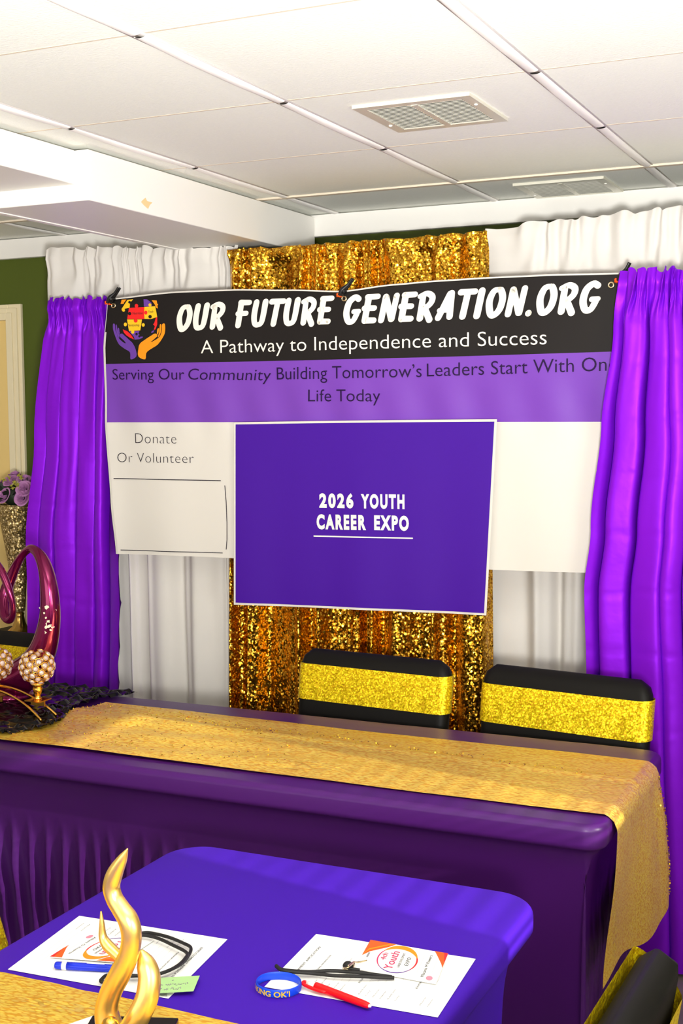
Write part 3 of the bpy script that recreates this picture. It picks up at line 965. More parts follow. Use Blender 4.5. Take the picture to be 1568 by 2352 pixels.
def place_by_back(px0, px1, z, up=0):
    """chair from the two upper corners of its back"""
    a, c = at_z(*px0, z), at_z(*px1, z)
    mid = (a + c) / 2
    ang = math.atan2(c.y - a.y, c.x - a.x)
    off = Vector((0, .19 + (.885 - .45) * .16, 0))
    off.rotate(Matrix.Rotation(ang, 3, 'Z'))
    return (mid.x - off.x, mid.y - off.y, 0), ang


loc, an = place_by_back((686, 1503), (1050, 1540), .885)
make_chair('black covered chair with gold sash in front of the gold drape', 'chairs behind the long table', loc, an, H=.905, s0=.142, s1=.036)
loc, an = place_by_back((1113, 1536), (1503, 1580), .885)
make_chair('black covered chair with gold sash in front of the right purple curtain', 'chairs behind the long table', loc, an, H=.899, s1=.045, s0=.152, sag=.016)
loc, an = (-2.925, 3.18, 0), math.radians(-5)
make_chair('black covered chair with gold sash seen through the magenta sculpture', 'chairs behind the long table', loc, an, s1=.036)

# ------------------------------------------------------------------ tables
def round_rect_pts(x0, x1, y0, y1, r, step=.012):
    """points and outward normals around a rounded rectangle, starting mid left side, counter-clockwise"""
    pts = []
    def seg(a, c, n):
        L = math.dist(a, c); k = max(1, int(L / step))
        for i in range(k):
            t = i / k
            pts.append(((a[0] + (c[0] - a[0]) * t, a[1] + (c[1] - a[1]) * t), n, 0.0))
    def arc(cx, cy, a0):
        k = max(4, int(r * 1.57 / step * 1.6))
        for i in range(k):
            a = math.radians(a0 + 90 * i / k)
            pts.append(((cx + r * math.cos(a), cy + r * math.sin(a)), (math.cos(a), math.sin(a)), 1.0))
    seg((x0 + r, y0), (x1 - r, y0), (0, -1)); arc(x1 - r, y0 + r, -90)
    seg((x1, y0 + r), (x1, y1 - r), (1, 0)); arc(x1 - r, y1 - r, 0)
    seg((x1 - r, y1), (x0 + r, y1), (0, 1)); arc(x0 + r, y1 - r, 90)
    seg((x0, y1 - r), (x0, y0 + r), (-1, 0)); arc(x0 + r, y0 + r, 180)
    return pts


def stretch_cover(name, x0, x1, y0, y1, z, r, lip, m, fold_amp, open_sides=(), leg_in=.06, pinch=.10, seed=1, big=False):
    """fitted cover: flat top, rolled lip, then skirt drawn in to the leg feet and hollow between them"""
    pts = round_rect_pts(x0, x1, y0, y1, r, .006)
    n = len(pts)
    zt = z
    prof = []          # (inset, z, kind)
    for k in range(7):
        a = math.pi * .5 * k / 6
        prof.append((.016 * (1 - math.sin(a)), zt - .016 * (1 - math.cos(a)), 0))
    prof.append((0, zt - lip * .74, 0))
    for k in range(1, 6):
        a = math.pi * .5 * k / 5
        prof.append((.012 * (1 - math.cos(a)), zt - lip * .74 - lip * .26 * math.sin(a), 0))
    zl_ = zt - lip
    ns = 34
    for k in range(1, ns + 1):
        prof.append((None, zl_ * (1 - k / ns), k / ns))
    rows = []
    for ins, zz, kk in prof:
        row = []
        for i, ((px, py), (nx, ny), cn) in enumerate(pts):
            if ins is None:
                # distance to the nearest leg corner along the side
                lx = min(abs(px - x0 - leg_in), abs(px - x1 + leg_in)); ly = min(abs(py - y0 - leg_in), abs(py - y1 + leg_in))
                d = lx if abs(ny) > .7 else ly
                side = (x1 - x0) if abs(ny) > .7 else (y1 - y0)
                hollow = (1 - math.exp(-(d / .22) ** 1.6)) * (0 if cn else 1)
                base = .014 + leg_in * (1 - math.exp(-16 * kk)) * (.8 + .2 * kk)
                iv = base + pinch * hollow * (math.sin(math.pi * .5 * min(1, kk * 1.25)) ** 1.3)
                if cn: iv = base
                s_ = i / n * ((x1 - x0) + (y1 - y0)) * 2
                env = ssm((kk - .18) / .3) * (1 - .9 * math.exp(-(d / .06) ** 2)) * (0 if cn else 1)
                pz_ = noise.noise((s_ * 1.3, 0, seed)) * 2.2
                g = math.sin(s_ * 62 + pz_ + 1.5 * noise.noise((s_ * 5, kk * 1.2, seed)))
                g = (1 - abs(g)) ** 1.6
                loc_ = max(0, min(1, .35 + 1.5 * noise.noise((s_ * 1.1, kk * .4, seed + 2)))) + (.9 if px < x0 + 1.35 and ny < -.9 else 0) * bool(big)
                f = -fold_amp * env * g * loc_ + fold_amp * .5 * env * noise.noise((s_ * 7, kk * 1.2, seed + 5))
                iv += f
                row.append((px - nx * iv, py - ny * iv, max(.004, zz)))
            else:
                wv = .0015 * noise.noise((px * 7, py * 7, zz * 5 + seed)) if ins < .012 else 0
                row.append((px - nx * ins, py - ny * ins, zz + wv * .5))
        rows.append(row)
    b = MB()
    cx, cy = (x0 + x1) / 2, (y0 + y1) / 2
    # top as a grid of loops towards a centre line
    nt = 6
    inner = []
    for k in range(nt, 0, -1):
        t = 1 - (k / nt) * .98
        row = []
        for p in rows[0]:
            row.append((cx + (p[0] - cx) * (1 - (1 - t) * .985) if False else p[0] + (min(max(p[0], x0 + .3), x1 - .3) - p[0]) * (k / nt), p[1] + (cy - p[1]) * (k / nt) * .999, zt))
        inner.append(row)
    allr = inner + rows
    for row in allr: b.v += row
    for j in range(len(allr) - 1):
        for i in range(n):
            i2 = (i + 1) % n
            if j >= len(inner) + 14:
                nx, ny = pts[i][1]
                if ('back' in open_sides and ny > .9) or ('left' in open_sides and nx < -.9) or ('front' in open_sides and ny < -.9):
                    continue
            b.f.append((j * n + i, j * n + i2, (j + 1) * n + i2, (j + 1) * n + i)); b.m.append(0)
    return b.build(name, m, None, smooth=True)


def folding_table(x0, x1, y0, y1, z, label):
    t = thing('folding_table', label, 'table', ((x0 + x1) / 2, (y0 + y1) / 2, 0))
    hx, hy = (x1 - x0) / 2, (y1 - y0) / 2
    b = MB(); b.box((-hx, -hy, z - .04), (hx, hy, z)); b.build('tabletop', M['tabletop'], t, smooth=False, bevel=.01)
    for sx in (-1, 1):
        for sy in (-1, 1):
            b = MB(); b.tube([(sx * (hx - .1), sy * (hy - .1), 0), (sx * (hx - .1), sy * (hy - .1), z - .04)], .014, 12, 2)
            b.build('leg', M['leg_metal'], t)


LX0, LX1, LY0, LY1, TZ = -3.04, -.612, 2.628, 3.305, .75
folding_table(LX0 + .03, LX1 - .03, LY0 + .03, LY1 - .03, TZ - .004, 'long folding table hidden under the plum stretch cover')
o = stretch_cover('tablecloth', LX0, LX1, LY0, LY1, TZ, .05, .058, M['plum'], .030, ('back',), leg_in=.05, pinch=.05, seed=3, big=True)
tag(o, 'dark plum stretch cover on the long table in front of the backdrop', 'tablecloth', 'stretch table covers')
SX0, SX1, SY0, SY1 = -1.385, -.622, .4, 2.215
folding_table(SX0 + .04, SX1 - .04, SY0 + .04, SY1 - .04, TZ - .004, 'folding table hidden under the violet stretch cover in the foreground')
o = stretch_cover('tablecloth', SX0, SX1, SY0, SY1, TZ, .085, .05, M['violet'], .008, ('left',), leg_in=.05, pinch=.12, seed=8)
tag(o, 'bright violet stretch cover on the foreground table', 'tablecloth', 'stretch table covers')

# gold runner on the long table, falling over its right end
RY0, RY1 = 2.705, 3.172


def long_runner(u, v):
    # u across (front..back), v along from left end to the hem on the right
    y = RY0 + (RY1 - RY0) * u
    Lt = 1.72; Ld = .36
    s = v * (Lt + Ld + .02)
    xl = -2.30 - .06 * (1 - u) + .05 * u + .02 * noise.noise((u * 5, 0, 2))
    wob = .006 * noise.noise((s * 3, 0 if u < .5 else 5, 1)) * (1 if u < .02 or u > .98 else 0)
    flatx = LX1 - xl
    if s / (Lt + Ld + .02) < .82:
        x = xl + flatx * (s / (Lt + Ld + .02)) / .82
        z = TZ + .004
        ripple = .011 * ssm(1 - (x + 2.3) / 1.5) * (noise.noise((x * 2.6, y * 12, 0)) + .5)
        ripple += .0045 * math.exp(-((y - (3.06 - .045 * (x + 2.3))) / .018) ** 2) + .003 * max(0, noise.noise((x * 3, y * 9, 4)))
        z += max(0, ripple)
        # falls level with the edge roll
        if x > LX1 - .016:
            z -= (x - LX1 + .016) * .5
        return (x, y + wob, z)
    d = (v - .82) / .18 * Ld
    bulge = .008 + .012 * ssm(d / .3) * (.35 + .65 * u) + .006 * math.sin(9 * u + 1.2) * ssm(d / .2)
    bulge -= .03 * ssm(d / .36) * (1 - u) ** 2
    bulge += .014 * math.exp(-((u - .93) / .09) ** 2) * ssm(d / .12)
    yy = y + (.05 * ssm(d / .3) * u ** 3) - .035 * ssm(d / .36) * (1 - u) ** 2
    hem = .02 * math.sin(7 * u) * ssm(d / .36)
    rr = min(1, d / .02)
    return (LX1 + .004 + bulge * rr, yy + wob, TZ - .008 - d + hem)


b = MB(); b.grid(long_runner, 90, 240)
o = b.build('table_runner', M['runner'])
rnd = random.Random(77)
b = MB()
for k in range(900):
    r_ = rnd.random()
    if r_ < .55:
        u, v = rnd.uniform(.03, .97), rnd.uniform(.0, 1) ** 1.6 * .42
    elif r_ < .8:
        v = rnd.uniform(.1, .8); u = min(.98, max(.02, (.355 - .0765 * (v * 2.1)) / .467 + .13 + rnd.gauss(0, .03)))
    else:
        v = rnd.uniform(.83, .985); u = rnd.gauss(.95, .025)
        if u > .99: continue
    p = Vector(long_runner(u, v)); q1 = Vector(long_runner(u + .004, v)); q2 = Vector(long_runner(u, v + .003))
    n_ = (q2 - p).cross(q1 - p).normalized()
    if n_.z < -.2 or (v > .82 and n_.x < 0): n_ = -n_
    nn = (n_ + Vector((rnd.gauss(0, .45), rnd.gauss(-.25, .45), rnd.gauss(0, .3)))).normalized()
    t1 = nn.orthogonal().normalized(); t2 = nn.cross(t1); c = p + n_ * .0022
    b.add([c + (t1 * math.cos(6.2832 * j / 8) + t2 * math.sin(6.2832 * j / 8)) * .0021 for j in range(8)], [tuple(range(8))])
so = b.build('lifted_sequins', mat('lifted_sequin', (255, 214, 70), .22, metal=1), o, smooth=False)
so['kind'] = 'stuff'
tag(o, 'wide gold sequin runner along the long plum table, hanging over its right end', 'table runner', 'gold table runners')
# runner across the foreground table
def short_runner(u, v):
    y = 1.12 + (1.553 - 1.12) * u
    y += .004 * noise.noise((v * 14, u * 2, 6)) * (1 if u > .97 else 0) + .006 * math.sin(v * 5) * u
    w = SX1 - SX0; drop = .2; tot = w + drop + .02
    s = v * tot + drop - .02
    if s < drop:
        return (SX0 - .004 - .006, y, TZ - .01 - (drop - s))
    if s > drop + w:
        return (SX1 + .010, y, TZ - .01 - (s - drop - w))
    return (SX0 + s - drop, y, TZ + .003 + .002 * max(0, noise.noise((s * 9, y * 9, 3))))


b = MB(); b.grid(short_runner, 50, 160)
o = b.build('table_runner', M['runner'])
tag(o, 'gold sequin runner crossing the violet foreground table under the gold sculpture', 'table runner', 'gold table runners')

# black satin rosette cloth at the left end of the long table
def rosette(u, v):
    x = -3.0 + u * .74 + (.04 * math.sin(v * 7) * (1 if u > .9 else 0))
    y = 2.735 + v * .585
    k = .075
    gx, gy = x / k, y / k
    best = 9; bx = by = 0
    for i in (-1, 0, 1):
        for j in (-1, 0, 1):
            ix, iy = math.floor(gx) + i, math.floor(gy) + j
            h = noise.cell_vector((ix, iy, 3))
            cx_, cy_ = ix + .5 + .25 * (h.x - .5), iy + .5 + .25 * (h.y - .5)
            dd = math.hypot(gx - cx_, gy - cy_)
            if dd < best: best, bx, by = dd, gx - cx_, gy - cy_
    a = math.atan2(by, bx)
    calm = 1 if x > -2.36 or y > 3.2 else .35
    z = .006 + calm * (.012 * max(0, 1 - best * 1.2) + .006 * math.sin(best * 12 + a * 2) * (1 - best * .7) + .0015 * noise.noise((x * 50, y * 50, 1)))
    return (x, y, TZ + .002 + max(.0005, z))


b = MB(); b.grid(rosette, 230, 180)
o = b.build('rosette_cloth', M['black_satin'])
tag(o, 'black satin rosette cloth under the magenta sculpture at the table\u2019s left end', 'cloth')

# ------------------------------------------------------------------ magenta loop sculpture
YS = 3.12
ms = thing('abstract_sculpture', 'glossy magenta looped abstract sculpture with chipped glaze on the black rosette cloth', 'sculpture', (at_y(40, 1590, YS).x, YS, TZ + .01))
D_ = lambda px, py, dy=0: at_y(px, py, YS) + Vector((0, dy, 0))
sp = [(-72, 1395, 17, .0), (-66, 1480, 26, 0), (-25, 1548, 42, 0), (40, 1556, 44, 0), (92, 1506, 34, 0), (114, 1425, 25, 0), (112, 1345, 20, 0), (95, 1287, 15, .005), (64, 1262, 10, .02), (36, 1279, 9, .03), (12, 1325, 13, .03), (1, 1372, 15, .02), (12, 1410, 14, .0), (30, 1421, 10, -.015), (45, 1398, 6.5, -.03), (38, 1352, 8.5, -.035), (18, 1305, 9.5, -.035), (-10, 1282, 10, -.03), (-42, 1292, 12, -.02), (-64, 1336, 15, -.01)]
b = MB(); b.tube([D_(x, y, dy) for x, y, r, dy in sp], [r / 770 for *_, r, dy in sp], 24, 10, True)
b.build('looped_body', M['magenta'], ms, wc=True)
b = MB(); c = D_(20, 1585); b.lathe([(.001, 0), (.075, 0), (.08, .006), (.075, .014), (.06, .022), (.001, .024)], 32, (c.x, YS, TZ + .01))
b.build('foot', M['magenta'], ms, wc=True)
# chips: pale flakes lying on the front of the right limb
b = MB()
rnd = random.Random(5)
for (px, py, s_) in ((122, 1392, 5), (117, 1405, 3), (120, 1415, 3), (124, 1424, 4), (125, 1432, 7), (121, 1437, 4), (130, 1438, 4), (115, 1445, 3), (119, 1449, 4), (127, 1444, 3), (130, 1412, 3), (106, 1393, 2.5), (133, 1400, 2.5)):
    c = D_(px, py); n_ = 7
    cx0 = at_y(113, py, YS).x
    rr = 25 / 770
    ring = []
    for k in range(n_):
        a = 6.2832 * k / n_; q = s_ / 770 * rnd.uniform(.5, 1.15)
        X, Z = c.x + q * math.cos(a), c.z + q * math.sin(a)
        ring.append((X, YS - math.sqrt(max(1e-5, rr * rr - min(rr * .97, abs(X - cx0)) ** 2)) - .0012, Z))
    b.add(ring, [tuple(range(n_))])
b.build('glaze_chips', M['chip'], ms, wc=True, smooth=False)

# ------------------------------------------------------------------ crystal candle holder
YC = 2.95
cc = at_y(85, 1530, YC)
ch = thing('candle_holder', 'gold arched candle holder with crystal globes in front of the magenta sculpture', 'candle holder', (cc.x - .15, YC, TZ + .006))
E1 = at_z(130, 1648, TZ + .008); E2 = at_z(95, 1661, TZ + .008)
for e in (E1, E2):
    b = MB(); xc = cc.x - .15; hw = e.x - xc
    b.tube([(xc + hw * t, e.y + (YC - e.y) * .35 * (1 - t * t), TZ + .015 + .070 * (1 - abs(t) ** 2.1)) for t in (-1, -.85, -.65, -.4, -.15, .15, .4, .65, .85, 1)], .0035, 10, 5, flat=1.3)
    b.build('arched_leg', M['gold'], ch, wc=True)
rnd = random.Random(2)
for gi in range(3):
    gx = cc.x - .152 * gi
    gz = cc.z + (.0 if gi != 1 else -.004)
    b = MB(); b.box((gx - .027, YC - .027, TZ + .056), (gx + .027, YC + .027, TZ + .059)); b.box((gx - .024, YC - .002, TZ + .04), (gx + .024, YC + .002, TZ + .056)); b.build('plate', M['gold'], ch, smooth=False, wc=True)
    b = MB(); b.lathe([(.010, 0), (.012, .003), (.008, .007), (.0085, .012), (.013, .022), (.0145, .032), (.012, .038), (.015, .041), (.02, .046)], 20, (gx, YC, TZ + .059)); b.build('stem', M['gold'], ch, wc=True)
    bf, bc = MB(), MB()
    N_ = 64
    for k in range(N_):
        zz = 1 - 2 * (k + .5) / N_
        if zz > .8: continue
        a = k * 2.39996
        n_ = Vector((math.sqrt(1 - zz * zz) * math.cos(a), math.sqrt(1 - zz * zz) * math.sin(a), zz))
        p = Vector((gx, YC, gz)) + n_ * .049
        t1 = n_.orthogonal().normalized(); t2 = n_.cross(t1); r_ = .0098
        bf.tube([p + (t1 * math.cos(q) + t2 * math.sin(q)) * r_ for q in [6.2832 * j / 8 for j in range(8)]], .0013, 6, 2, True)
        e0 = len(bc.v); bc.ball((0, 0, 0), .0078, 8, 6)
        for i in range(e0, len(bc.v)):
            v = bc.v[i]; q = p + t1 * v[0] + t2 * v[1] + n_ * v[2] * .6
            bc.v[i] = tuple(q)
    g_ = bf.build('globe', M['gold'], ch, wc=True)
    o = bc.build('crystal_beads', M['crystal'], g_, smooth=False, wc=True)

# ------------------------------------------------------------------ vase with roses on a black-draped stand
YV = 4.13
vb = at_y(46, 1456, YV); vt = at_y(46, 1158, YV)
st_ = thing('pedestal_stand', 'low black-draped stand under the glitter vase behind the left curtain', 'stand', (vb.x, YV, 0))
b = MB(); b.box((-.17, -.15, vb.z - .03), (.17, .15, vb.z)); b.build('stand_top', M['black_cloth'], st_, smooth=False, bevel=.008)
b = MB()
b.grid(lambda u, v: ((.165 + .012 * v * math.sin(40 * u)) * (max(-1, min(1, 1.3 * math.cos(6.2832 * u)))), (.145 + .012 * v * math.sin(40 * u)) * max(-1, min(1, 1.3 * math.sin(6.2832 * u))), (vb.z - .03) * (1 - v) + .003), 120, 12, closed_u=True)
b.build('stand_drape', M['black_cloth'], st_)
Hh = vt.z - vb.z
va = thing('floor_vase', 'champagne glitter vase on a bronze foot holding pink roses', 'vase', (vb.x, YV, vb.z))
b = MB(); b.lathe([(.07, 0), (.07, .006), (.05, .014), (.03, .03), (.022, .05), (.018, .075), (.02, .085), (.013, .09)], 32)
b.build('foot', M['bronze'], va)
b = MB()
pr_ = [(.014, .088), (.022, .095), (.026, .12), (.031, .2), (.040, .29), (.050, .36), (.062, .43), (.072, Hh - .02), (.078, Hh), (.072, Hh), (.066, Hh - .02), (.02, .2)]
b.lathe(pr_, 40); b.build('body', M['glitter'], va)
bq = thing('rose_bouquet', 'bouquet of mauve artificial roses in the glitter vase', 'flowers', (vb.x, YV, vt.z))
rnd = random.Random(11)


def rose_mesh(name, c, axis, size, parent):
    b = MB()
    axis = Vector(axis).normalized(); t1 = axis.orthogonal().normalized(); t2 = axis.cross(t1)
    layers = ((.22, 3, .95, .5), (.42, 4, .85, .8), (.68, 5, .7, 1.0), (.95, 5, .45, 1.1))
    for li, (rad, n_, hgt, wd) in enumerate(layers):
        for k in range(n_):
            a0 = 6.2832 * (k / n_) + li * .7

            def petal(u, v, a0=a0, rad=rad, hgt=hgt, n_=n_):
                a = a0 + (u - .5) * 6.2832 / n_ * 1.5
                rr = rad * (.35 + .65 * v ** .7) + .10 * max(0, v - .8) * 5 * rad * (1 - (2 * u - 1) ** 2)
                hh = hgt * v * (1 - .25 * (2 * u - 1) ** 2) - .12 * max(0, v - .8) * 5 * rad
                p = Vector(c) + (t1 * math.cos(a) + t2 * math.sin(a)) * rr * size + axis * (hh - .3) * size
                return p
            b.grid(petal, 8, 6)
    return b.build(name, M['rose'], parent, wc=True)


for (px, py, dy, ax, sz) in ((10, 1138, -.05, (-.3, -1, .5), .034), (24, 1104, -.03, (-.1, -.7, .9), .033), (55, 1122, -.05, (.3, -1, .5), .034), (58, 1102, .0, (.4, -.5, .9), .03), (-4, 1118, 0, (-.8, -.4, .6), .032), (50, 1143, -.055, (.1, -1, .3), .034), (84, 1128, -.02, (.8, -.4, .4), .034), (36, 1092, .03, (0, .2, 1), .03)):
    rose_mesh('rose', at_y(px, py, YV + dy), ax, sz, bq)
b = MB(); b.ball((0, 0, .035), .055, 16, 10, sc=(1, 1, .8))
for k in range(26):
    a = rnd.uniform(0, 6.28); e = rnd.uniform(-.2, .9)
    d_ = Vector((math.cos(a) * math.cos(e), math.sin(a) * math.cos(e), math.sin(e)))
    t_ = d_.orthogonal().normalized(); c0 = Vector((0, 0, .03)) + d_ * .05
    b.add([c0, c0 + d_ * .025 + t_ * .012, c0 + d_ * .05, c0 + d_ * .025 - t_ * .012 + Vector((0, 0, .004))], [(0, 1, 2, 3)])
b.build('leaves', M['leaf'], bq)
b = MB()
for (px, py) in ((22, 1098), (34, 1110), (42, 1116), (10, 1102), (50, 1096), (46, 1093), (30, 1118)):
    c0 = at_y(px, py, YV - .06)
    for k in range(10):
        d_ = Vector((rnd.gauss(0, 1), -abs(rnd.gauss(0, 1)), rnd.gauss(0, 1))).normalized()
        b.tube([c0, c0 + d_ * .012], [.0012, .0018], 5, 1)
b.build('yellow_sprigs', M['sprig'], bq, wc=True)

# ------------------------------------------------------------------ chairs at the foreground table
make_chair('black covered chair with gold sash at the right side of the violet table', 'chairs at the foreground table', (-.588, 1.478, 0), math.radians(-91.5), H=.908, s1=.034, s0=.17, sag=.0, tilt=.026)
make_chair('black covered chair with gold sash at the left side of the violet table', 'chairs at the foreground table', (-1.18, 1.485, 0), math.radians(90), H=.86, s1=.03, s0=.15, lean=.36)

# ------------------------------------------------------------------ gold flame sculpture
YF_ = 1.42
gs = thing('abstract_sculpture', 'gold twisting flame sculpture with a small ball standing in the foreground', 'sculpture', (at_y(290, 2340, YF_).x, YF_, TZ + .006))
G_ = lambda px, py, dy=0: at_y(px, py, YF_) + Vector((0, dy, 0))
k_ = 1 / 1725
def gtube(name, pts, flat=.75):
    b = MB(); b.tube([G_(p[0], p[1], p[3] if len(p) > 3 else 0) for p in pts], [p[2] * k_ * 1.22 if p[2] > 3 else p[2] * k_ for p in pts], 20, 8, flat=flat)
    b.build(name, M['gold_satin'], gs, wc=True)


gtube('tall_strand', [(293, 1949, 1.5), (281, 1972, 10), (264, 2005, 16), (256, 2035, 17), (262, 2062, 17), (278, 2088, 18), (295, 2115, 20), (302, 2150, 20), (296, 2190, 20), (278, 2232, 22), (256, 2275, 22), (245, 2315, 23), (250, 2352, 26), (266, 2385, 28)], .8)
gtube('short_strand', [(303, 2196, 5, .02), (316, 2225, 18, .02), (326, 2260, 22, .018), (326, 2300, 23, .012), (312, 2340, 24, .005), (290, 2385, 26, 0)], .7)
gtube('thin_prong', [(232, 2093, 2), (234, 2120, 5), (236, 2150, 8), (246, 2170, 11), (262, 2186, 11), (276, 2200, 10)], .8)
b = MB(); b.ball(G_(287, 2330, -.035), 21 * k_, 24, 16); b.build('ball', M['gold'], gs, wc=True)
bs = G_(290, 2352)
b = MB(); b.box((-.062, -.062, 0), (.062, .062, .022), mat=Matrix.Translation((bs.x, YF_ - .005, TZ + .006)) @ Matrix.Rotation(math.radians(20), 4, 'Z'))
b.build('plinth', M['black_satin'], gs, smooth=False, wc=True, bevel=.002)
b = MB()
wc_ = [at_z(*p, TZ + .0075) for p in ((213, 2334), (228, 2350), (190, 2392), (120, 2366))]
b.add([p for p in wc_] + [p + Vector((0, 0, .0006)) for p in wc_], [(3, 2, 1, 0), (4, 5, 6, 7), (0, 1, 5, 4), (1, 2, 6, 5), (2, 3, 7, 6), (3, 0, 4, 7)])
o = b.build('paper_card', M['paper'], smooth=False); tag(o, 'small white card on the gold runner beside the gold sculpture', 'card')

# ------------------------------------------------------------------ papers and small things on the violet table
PZ = TZ + .001
Z_ = lambda px, py, dz=0: at_z(px, py, PZ + dz)


def sheet_frame(A, B, D):
    """A corner, B along u, D along v"""
    A, B, D = Vector(A), Vector(B), Vector(D)
    return lambda u, v, h=0: A + (B - A) * u + (D - A) * v + Vector((0, 0, h))


def paper(name, fr, th, m, parent=None, curl=0.0, lab=None):
    b = MB()

    def fn(u, v):
        return fr(u, v, th + curl * ((2 * u - 1) ** 4 * .5 + .6 * (2 * v - 1) ** 4) )
    b.grid(fn, 16, 12)
    b.grid(lambda u, v: fr(u, v, curl * ((2 * u - 1) ** 4 * .5 + .6 * (2 * v - 1) ** 4)), 16, 12)
    for (f0, f1) in (((0, 0), (1, 0)), ((1, 0), (1, 1)), ((1, 1), (0, 1)), ((0, 1), (0, 0))):
        g = lambda t, h, f0=f0, f1=f1: fn(f0[0] + (f1[0] - f0[0]) * t, f0[1] + (f1[1] - f0[1]) * t) - Vector((0, 0, th * h))
        b.grid(g, 16, 1)
    return b.build(name, m, parent, smooth=False, wc=parent is not None)


def page_text(fr, lines, h, m, name, parent):
    """lines: (text, u0, v0, cap height as a share of v, width share of u or None). u is the reading direction, v goes up the page"""
    b = MB()
    W = (fr(1, 0) - fr(0, 0)).length; V = (fr(0, 1) - fr(0, 0)).length
    for (tx, u0, v0, hv, wu) in lines:
        vs, fs = text2d(tx, 1.0, .0, 0, 1.0, 1.0)
        x0 = min(q[0] for q in vs); x1 = max(q[0] for q in vs)
        s_ = hv * V / .727
        sx = (wu * W / (x1 - x0)) if wu else s_
        b.add([fr(u0 + (q[0] - x0) * sx / W, v0 + q[1] * s_ / V, h) for q in vs], fs)
    return b.build(name, m, parent, smooth=False, wc=True)


FILL = ['Name  ______________________', 'Address  ___________________', 'City  __________  State  ____', 'Phone  ____________________']


def application(fr, label, org):
    t = thing('application_form', label, 'paper', org, 0, 'application forms')
    paper('sheet', fr, .0005, M['paper'], t, curl=.0)
    page_text(fr, [('EMPLOYMENT APPLICATION', .2, .90, .016, .58), ('PERSONAL INFORMATION', .33, .80, .010, .34), ('EDUCATION & INTEREST', .3, .52, .012, .4), ('EXPERIENCE', .36, .2, .012, .24)], .0009, M['ink_black'], 'headings', t)
    b_lines = [(FILL[i % 4], .12, .755 - .042 * i - (.07 if i > 4 else 0) - (.1 if i > 10 else 0), .009, .7) for i in range(13)]
    page_text(fr, b_lines, .0009, M['ink_grey'], 'form_lines', t)
    return t


# right-hand form: page top towards the left, read away from the camera
fa = sheet_frame(Z_(1005, 2337), Z_(1092, 2203), Z_(607, 2267))      # u: near->far, v: right->left
application(fa, 'white application form on the right half of the violet table under the red pen', Z_(850, 2240))
# left-hand form, turned the other way
lA, lB, lC = Z_(182, 2104), Z_(522, 2158), Z_(18, 2227)
lD = lB + (lC - lA)
fb = sheet_frame(lA, lC, lB)
application(fb, 'white application form on the left half of the violet table under the blue pen', (lA + lD) / 2)
c3 = [Z_(398, 2272), Z_(388, 2291), Z_(330, 2283), Z_(322, 2262)]
b = MB(); b.add(c3 + [p + Vector((0, 0, .0005)) for p in c3], [(3, 2, 1, 0), (4, 5, 6, 7), (0, 1, 5, 4), (1, 2, 6, 5), (2, 3, 7, 6), (3, 0, 4, 7)])
o = b.build('paper_slip', M['paper'], smooth=False); tag(o, 'white paper corner poking out under the green note', 'paper')


def ring_band(mb, fr, cu, cv, ru, rv, w0, w1, h, a0, a1, mi=0, n=40):
    for i in range(n):
        t0, t1 = a0 + (a1 - a0) * i / n, a0 + (a1 - a0) * (i + 1) / n
        q0 = w0 + (w1 - w0) * math.sin(math.pi * i / n); q1 = w0 + (w1 - w0) * math.sin(math.pi * (i + 1) / n)
        mb.add([fr(cu + (ru + q) * math.cos(t), cv + (rv + q * rv / ru) * math.sin(t), h) for t, q in ((t0, -q0), (t1, -q1), (t1, q1), (t0, q0))], [(0, 1, 2, 3)], mi)


